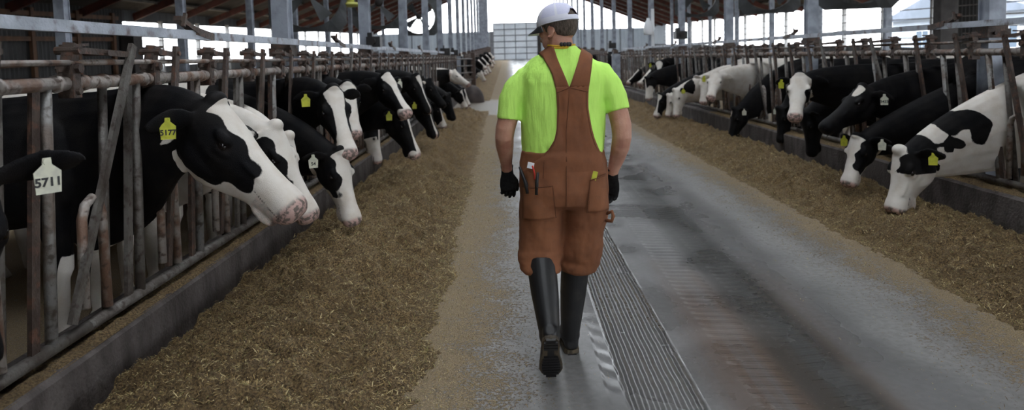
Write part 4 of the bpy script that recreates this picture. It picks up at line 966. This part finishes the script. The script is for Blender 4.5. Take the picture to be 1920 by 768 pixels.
cloth_noise(pm, .016, 6, 4, 1.2, lambda C: np.clip((1.0 - C[:, 2]) * 3, .1, 1)); cloth_noise(pm, .011, 5, 17, 5.5, lambda C: np.clip((.68 - C[:, 2]) * 6, 0, 1)); cloth_noise(pm, .004, 18, 14, 9.5)
pants = link('overalls', pm, duck, man)
# back panel and straps laid over the shirt and seat
def bvh(me_list):
    V = []; F = []
    for me in me_list:
        b = len(V); V += [v.co.copy() for v in me.vertices]; F += [tuple(i + b for i in p.vertices) for p in me.polygons]
    return BVHTree.FromPolygons(V, F)
tree = bvh([sm_, pm]); treeS = bvh([sm_])
def back(x_, z_, off=.007, tr=tree):
    h = tr.ray_cast(VX(x_, 2.8, z_), VX(0, 1, 0)); y_ = h[0].y if h[0] else 3.47
    return VX(x_, y_ - off, z_)
zs = [1.600, 1.58, 1.55, 1.52, 1.49, 1.46, 1.43, 1.40, 1.36, 1.32, 1.27, 1.22, 1.17, 1.12, 1.08, 1.04, 1.00]
Lo = np.interp(zs[::-1], [1.0, 1.05, 1.09, 1.14, 1.20, 1.33, 1.42, 1.50, 1.60], [.045, .095, .155, .200, .222, .228, .224, .205, .150])[::-1]
Ro = np.interp(zs[::-1], [1.0, 1.05, 1.09, 1.14, 1.20, 1.33, 1.42, 1.50, 1.60], [.475, .462, .445, .420, .400, .380, .384, .398, .417])[::-1]
def smooth_y(rows_):
    for r_ in rows_:
        for it in range(3):
            y_ = [p.y for p in r_]
            for i in range(1, len(r_) - 1): r_[i].y = min(r_[i].y, (y_[i - 1] + y_[i + 1]) / 2 + .002)
    return rows_
def panel(name, rows_, mat, th=.004, smooth_=True):
    n = len(rows_[0]); V = [p for r_ in rows_ for p in r_]; F = []
    for i in range(len(rows_) - 1):
        for k in range(n - 1): a = i * n + k; F.append((a, a + 1, a + n + 1, a + n))
    o = new_obj(name, V, F, mat, man, True); s_ = o.modifiers.new('s', 'SOLIDIFY'); s_.thickness = th; s_.offset = 0; return o
zz = np.linspace(1.43, .96, 40); rows_ = []
for z_ in zz:
    a = np.interp(z_, zs[::-1], Lo[::-1]); b = np.interp(z_, zs[::-1], Ro[::-1]); rows_.append([back(x_, z_, .009 - .019 * max(0, min(1, (1.07 - z_) / .11))) for x_ in np.linspace(a, b, 26)])
panel('back_panel', smooth_y(rows_), duck)
# straps: from the V to the shoulders and over the top
def strap(side):
    rows_ = []
    for th_ in np.linspace(-2, 128, 30):
        f_ = min(1, max(0, (th_ + 2) / 72)); a_ = math.radians(th_); dr = VX(0, -math.cos(a_), math.sin(a_)); zq = 1.43 + .165 * f_
        if side < 0: a = np.interp(zq, zs[::-1], Lo[::-1]); b = .289 - f_ * (.289 - .222)
        else: b = np.interp(zq, zs[::-1], Ro[::-1]); a = .289 + f_ * (.360 - .289)
        r_ = []
        for x_ in np.linspace(a, b, 9):
            c_ = VX(x_, 3.47, 1.43); h = treeS.ray_cast(c_ + dr * .6, -dr); p = h[0] if h[0] else c_ + dr * .1
            r_.append(p + dr * .009)
        rows_.append(r_)
    panel('strap', rows_, duck)
strap(-1); strap(1)
# seams as raised stitching lines
def seam(pts, nm='seam', r_=.0022, off=.012, m=seam_m):
    P_ = []
    for i in range(len(pts) - 1):
        for q in np.linspace(0, 1, 8, endpoint=(i == len(pts) - 2)): P_.append(back(lerp(pts[i][0], pts[i + 1][0], q), lerp(pts[i][1], pts[i + 1][1], q), off))
    mb = MB(); mb.tube(P_, r_, 6); return mb.build(nm, m, man, True)
seam([(.289, 1.425), (.270, 1.2), (.268, 1.06)], off=.011); seam([(.268, 1.06), (.266, 1.0), (.262, .84)], off=.004)
seam([(.226, 1.40), (.289, 1.425), (.382, 1.40)], off=.012)
seam([(.234, 1.40), (.236, 1.33), (.228, 1.2), (.206, 1.14), (.160, 1.092)], off=.0125, r_=.0012); seam([(.374, 1.40), (.372, 1.33), (.392, 1.2), (.412, 1.14), (.438, 1.092)], off=.0125, r_=.0012)
seam([(.158, 1.07), (.150, .98)], off=.0125, r_=.0015)
# pockets
def pocket(name, poly, off, label=None):
    (x0, zt0), (x1, zt1), (x2, zb1), (x3, zb0) = poly; rows_ = []
    for j in range(16):
        q = j / 15; rows_.append([back(lerp(lerp(x0, x1, u), lerp(x3, x2, u), q), lerp(lerp(zt0, zt1, u), lerp(zb0, zb1, u), q), off + .006 * math.sin(math.pi * u) * (1 - q)) for u in np.linspace(0, 1, 14)])
    smooth_y(rows_); o = panel(name, rows_, duck, .005)
    e = [rows_[0][k] - VX(0, .004, 0) for k in range(14)]; mb = MB(); mb.tube(e, .0026, 6); mb.tube([r_[-1] - VX(0, .003, 0) for r_ in rows_], .002, 6); mb.tube([r_[0] - VX(0, .003, 0) for r_ in rows_], .002, 6); s_ = mb.build('pocket_seam', seam_m, None, True); s_.parent = o
    return o
pocket('back_pocket', ((.048, .928), (.196, .945), (.212, .775), (.046, .765)), .010)
pocket('back_pocket', ((.382, .965), (.468, .985), (.484, .80), (.366, .80)), .010)
# tools in the left pocket, yellow tag in the right, hammer loop, hanging shirt label
def bk(x_, z_, o_): return back(x_, z_, o_)
mb = MB(); mb.tube([bk(.075, .90, .012), bk(.066, .95, .018), bk(.045, 1.005, .024), bk(.038, 1.02, .024)], [.010, .010, .008, .006], 8); o_ = mb.build('pliers_handle', black_m, man, True)
mb = MB(); mb.tube([bk(.118, .90, .012), bk(.119, .96, .018), bk(.126, 1.01, .022)], [.010, .009, .006], 8); mb.build('pliers_handle', black_m, man, True)
mb = MB(); mb.tube([bk(.100, 1.04, .016), bk(.106, 1.02, .02), bk(.110, 1.0, .02), bk(.108, .975, .018)], .004, 6); o_ = mb.build('red_cord', simple('red_cord_m', (.6, .03, .02), None, rough=.6), man, True); o_['label'] = 'red cord tip'
mb = MB(); a_ = bk(.092, 1.04, .018); mb.obox(a_ + VX(-.016, 0, .005), a_ + VX(.016, 0, -.002), (0, 0, 1), .004, .030); o_ = mb.build('shirt_label', whm, man); o_['label'] = 'small white care label'
mb = MB(); a_ = bk(.405, .985, .018); mb.obox(a_ + VX(-.006, 0, -.022), a_ + VX(.006, 0, .022), (1, 0, 0), .004, .024); o_ = mb.build('yellow_tag', yellow_m, man); o_['label'] = 'yellow tag poking out of the pocket'
mb = MB(); mb.tube([VX(.474, 3.42, .775), VX(.498, 3.40, .79), VX(.503, 3.395, .765), VX(.496, 3.40, .74), VX(.47, 3.42, .74)], .009, 8); mb.build('hammer_loop', duck, man, True)
# cuffs at the leg ends
# boots
def tri(o_, f_, u_):
    f_ = f_.normalized(); u_ = (u_ - f_ * u_.dot(f_)).normalized(); return f_, u_, f_.cross(u_)
def boot(K, A, heel, toe, up_, toe_out=0):
    """K knee end, A ankle, heel and toe on the sole line, up_ is away from the sole"""
    f_, u_, r_ = tri(heel, toe - heel, up_); L_ = (toe - heel).length
    mb = MB(); pts = [K, lerp(K, A, .2), lerp(K, A, .45), lerp(K, A, .7), lerp(K, A, .9), A, A + u_ * -.02]
    sh = (A - K).normalized(); xx = VX(1, 0, 0); yy_ = sh.cross(xx).normalized()
    R_ = []
    for p, (a, b) in zip(pts[:6], [(.074, .078), (.073, .078), (.069, .074), (.060, .066), (.053, .064), (.050, .060)]): R_.append(sring(p, xx * a, yy_ * b, yy_ * -b, 2.1, 22))
    mb.loft(R_)
    def S(q, w_, h0, h1): c = heel + f_ * (L_ * q) + u_ * ((h0 + h1) / 2); return sring(c, r_ * w_, u_ * ((h1 - h0) / 2), u_ * (-(h1 - h0) / 2), 2.5, 22)
    mb.loft([S(.0, .024, .02, .07), S(.05, .036, .008, .10), S(.15, .042, .004, .125), S(.30, .042, .004, .125), S(.45, .043, .004, .105), S(.6, .049, .004, .085), S(.75, .053, .004, .072), S(.88, .046, .004, .060), S(.96, .034, .006, .045), S(1.0, .018, .012, .032)])
    mb.ell(A, xx * .053, f_ * .06, u_ * .06)
    o = link('boot', remeshed(mb, .005, 3), boot_m, man)
    # sole with heel block and lugs
    out = [(0, .0), (.02, .024), (.08, .038), (.22, .041), (.36, .036), (.5, .041), (.66, .053), (.8, .054), (.92, .042), (1.0, .018), (1.02, 0)]
    full = out + [(q, -w_) for q, w_ in out[::-1][1:-1]]; n = len(full)
    V = [heel + f_ * (L_ * q) + r_ * w_ * 1.04 + u_ * .016 for q, w_ in full] + [heel + f_ * (L_ * q) + r_ * w_ * 1.06 - u_ * (.006) for q, w_ in full]
    mb = MB(); mb.add(V, [tuple(range(n)), tuple(range(2 * n - 1, n - 1, -1))] + [(i, (i + 1) % n, (i + 1) % n + n, i + n) for i in range(n)])
    so = mb.build('sole', sole_m, None); so.parent = o
    mb = MB()
    for q in list(np.linspace(.03, .24, 4)) + list(np.linspace(.48, .96, 8)):
        w_ = np.interp(q, [a for a, b in out], [b for a, b in out]) * .84; c = heel + f_ * (L_ * q) - u_ * .010
        mb.obox(c - r_ * w_, c + r_ * w_, u_, .014, .012)
    mb.obox(heel + f_ * .012 - u_ * .006, heel + f_ * (L_ * .96) - u_ * .006, u_, .030, .008)
    lu = mb.build('tread', boot_m, None); lu.parent = o
    return o
boot(VX(.135, 3.42, .535), VX(.160, 3.215, .235), VX(.160, 3.120, .262), VX(.164, 3.265, .012), VX(0, .9, .44))
boot(VX(.322, 3.525, .52), VX(.286, 3.555, .10), VX(.292, 3.505, .012), VX(.275, 3.79, .012), VX(0, 0, 1))
# gloved hands
def hand(W_, down, thumb, palmn, cuff):
    """W_ wrist, down along fingers, thumb towards the thumb side, palmn palm normal (fingers curl that way)"""
    dn, th, pn = down.normalized(), thumb, palmn; th = (th - dn * th.dot(dn)).normalized(); pn = (pn - dn * pn.dot(dn) - th * pn.dot(th)).normalized()
    mb = MB()
    mb.loft([sring(W_ + dn * q, th * a, pn * b, pn * -b, 2.3, 20) for q, a, b in ((-.035, .033, .030), (-.01, .031, .027), (.01, .033, .022), (.04, .042, .019), (.07, .045, .018), (.095, .042, .015), (.102, .036, .010))])
    for k, (off, ln) in enumerate(((.033, .068), (.011, .076), (-.011, .070), (-.032, .055))):
        b0 = W_ + dn * (.085 - abs(k - 1.2) * .003) + th * off; curl = .35 + .12 * k; pts = [b0]; ang = .15; p = b0
        for s_, fr_ in enumerate((.45, .32, .23)):
            dd = (dn * math.cos(ang) + pn * math.sin(ang)).normalized(); p = p + dd * ln * fr_; pts.append(p); ang += curl
        mb.tube(pts, [.0105, .010, .009, .0075], 10); mb.ell(pts[-1], (.0078, 0, 0), (0, .0078, 0), (0, 0, .0078), 8, 6)
    t0 = W_ + dn * .03 + th * .026; t1 = t0 + dn * .025 + th * .020 + pn * .006; t2 = t1 + dn * .03 + th * .008 + pn * .008; t3 = t2 + dn * .022 - th * .002 + pn * .006
    mb.tube([t0, t1, t2, t3], [.016, .0135, .011, .009], 10); mb.ell(t3, (.009, 0, 0), (0, .009, 0), (0, 0, .009), 8, 6)
    mb.tube([W_ - dn * .038, W_ - dn * .028], .034, 16)
    o = link('glove', remeshed(mb, .0035, 2), glove_m, man); return o
hand(VX(-.027, 3.58, .975), VX(.04, .05, -1), VX(1, .25, 0), VX(.25, 1, 0), 0)
hand(VX(.517, 3.502, .955), VX(-.05, .10, -1), VX(-.8, .6, 0), VX(-.6, -.2, 0), 0)
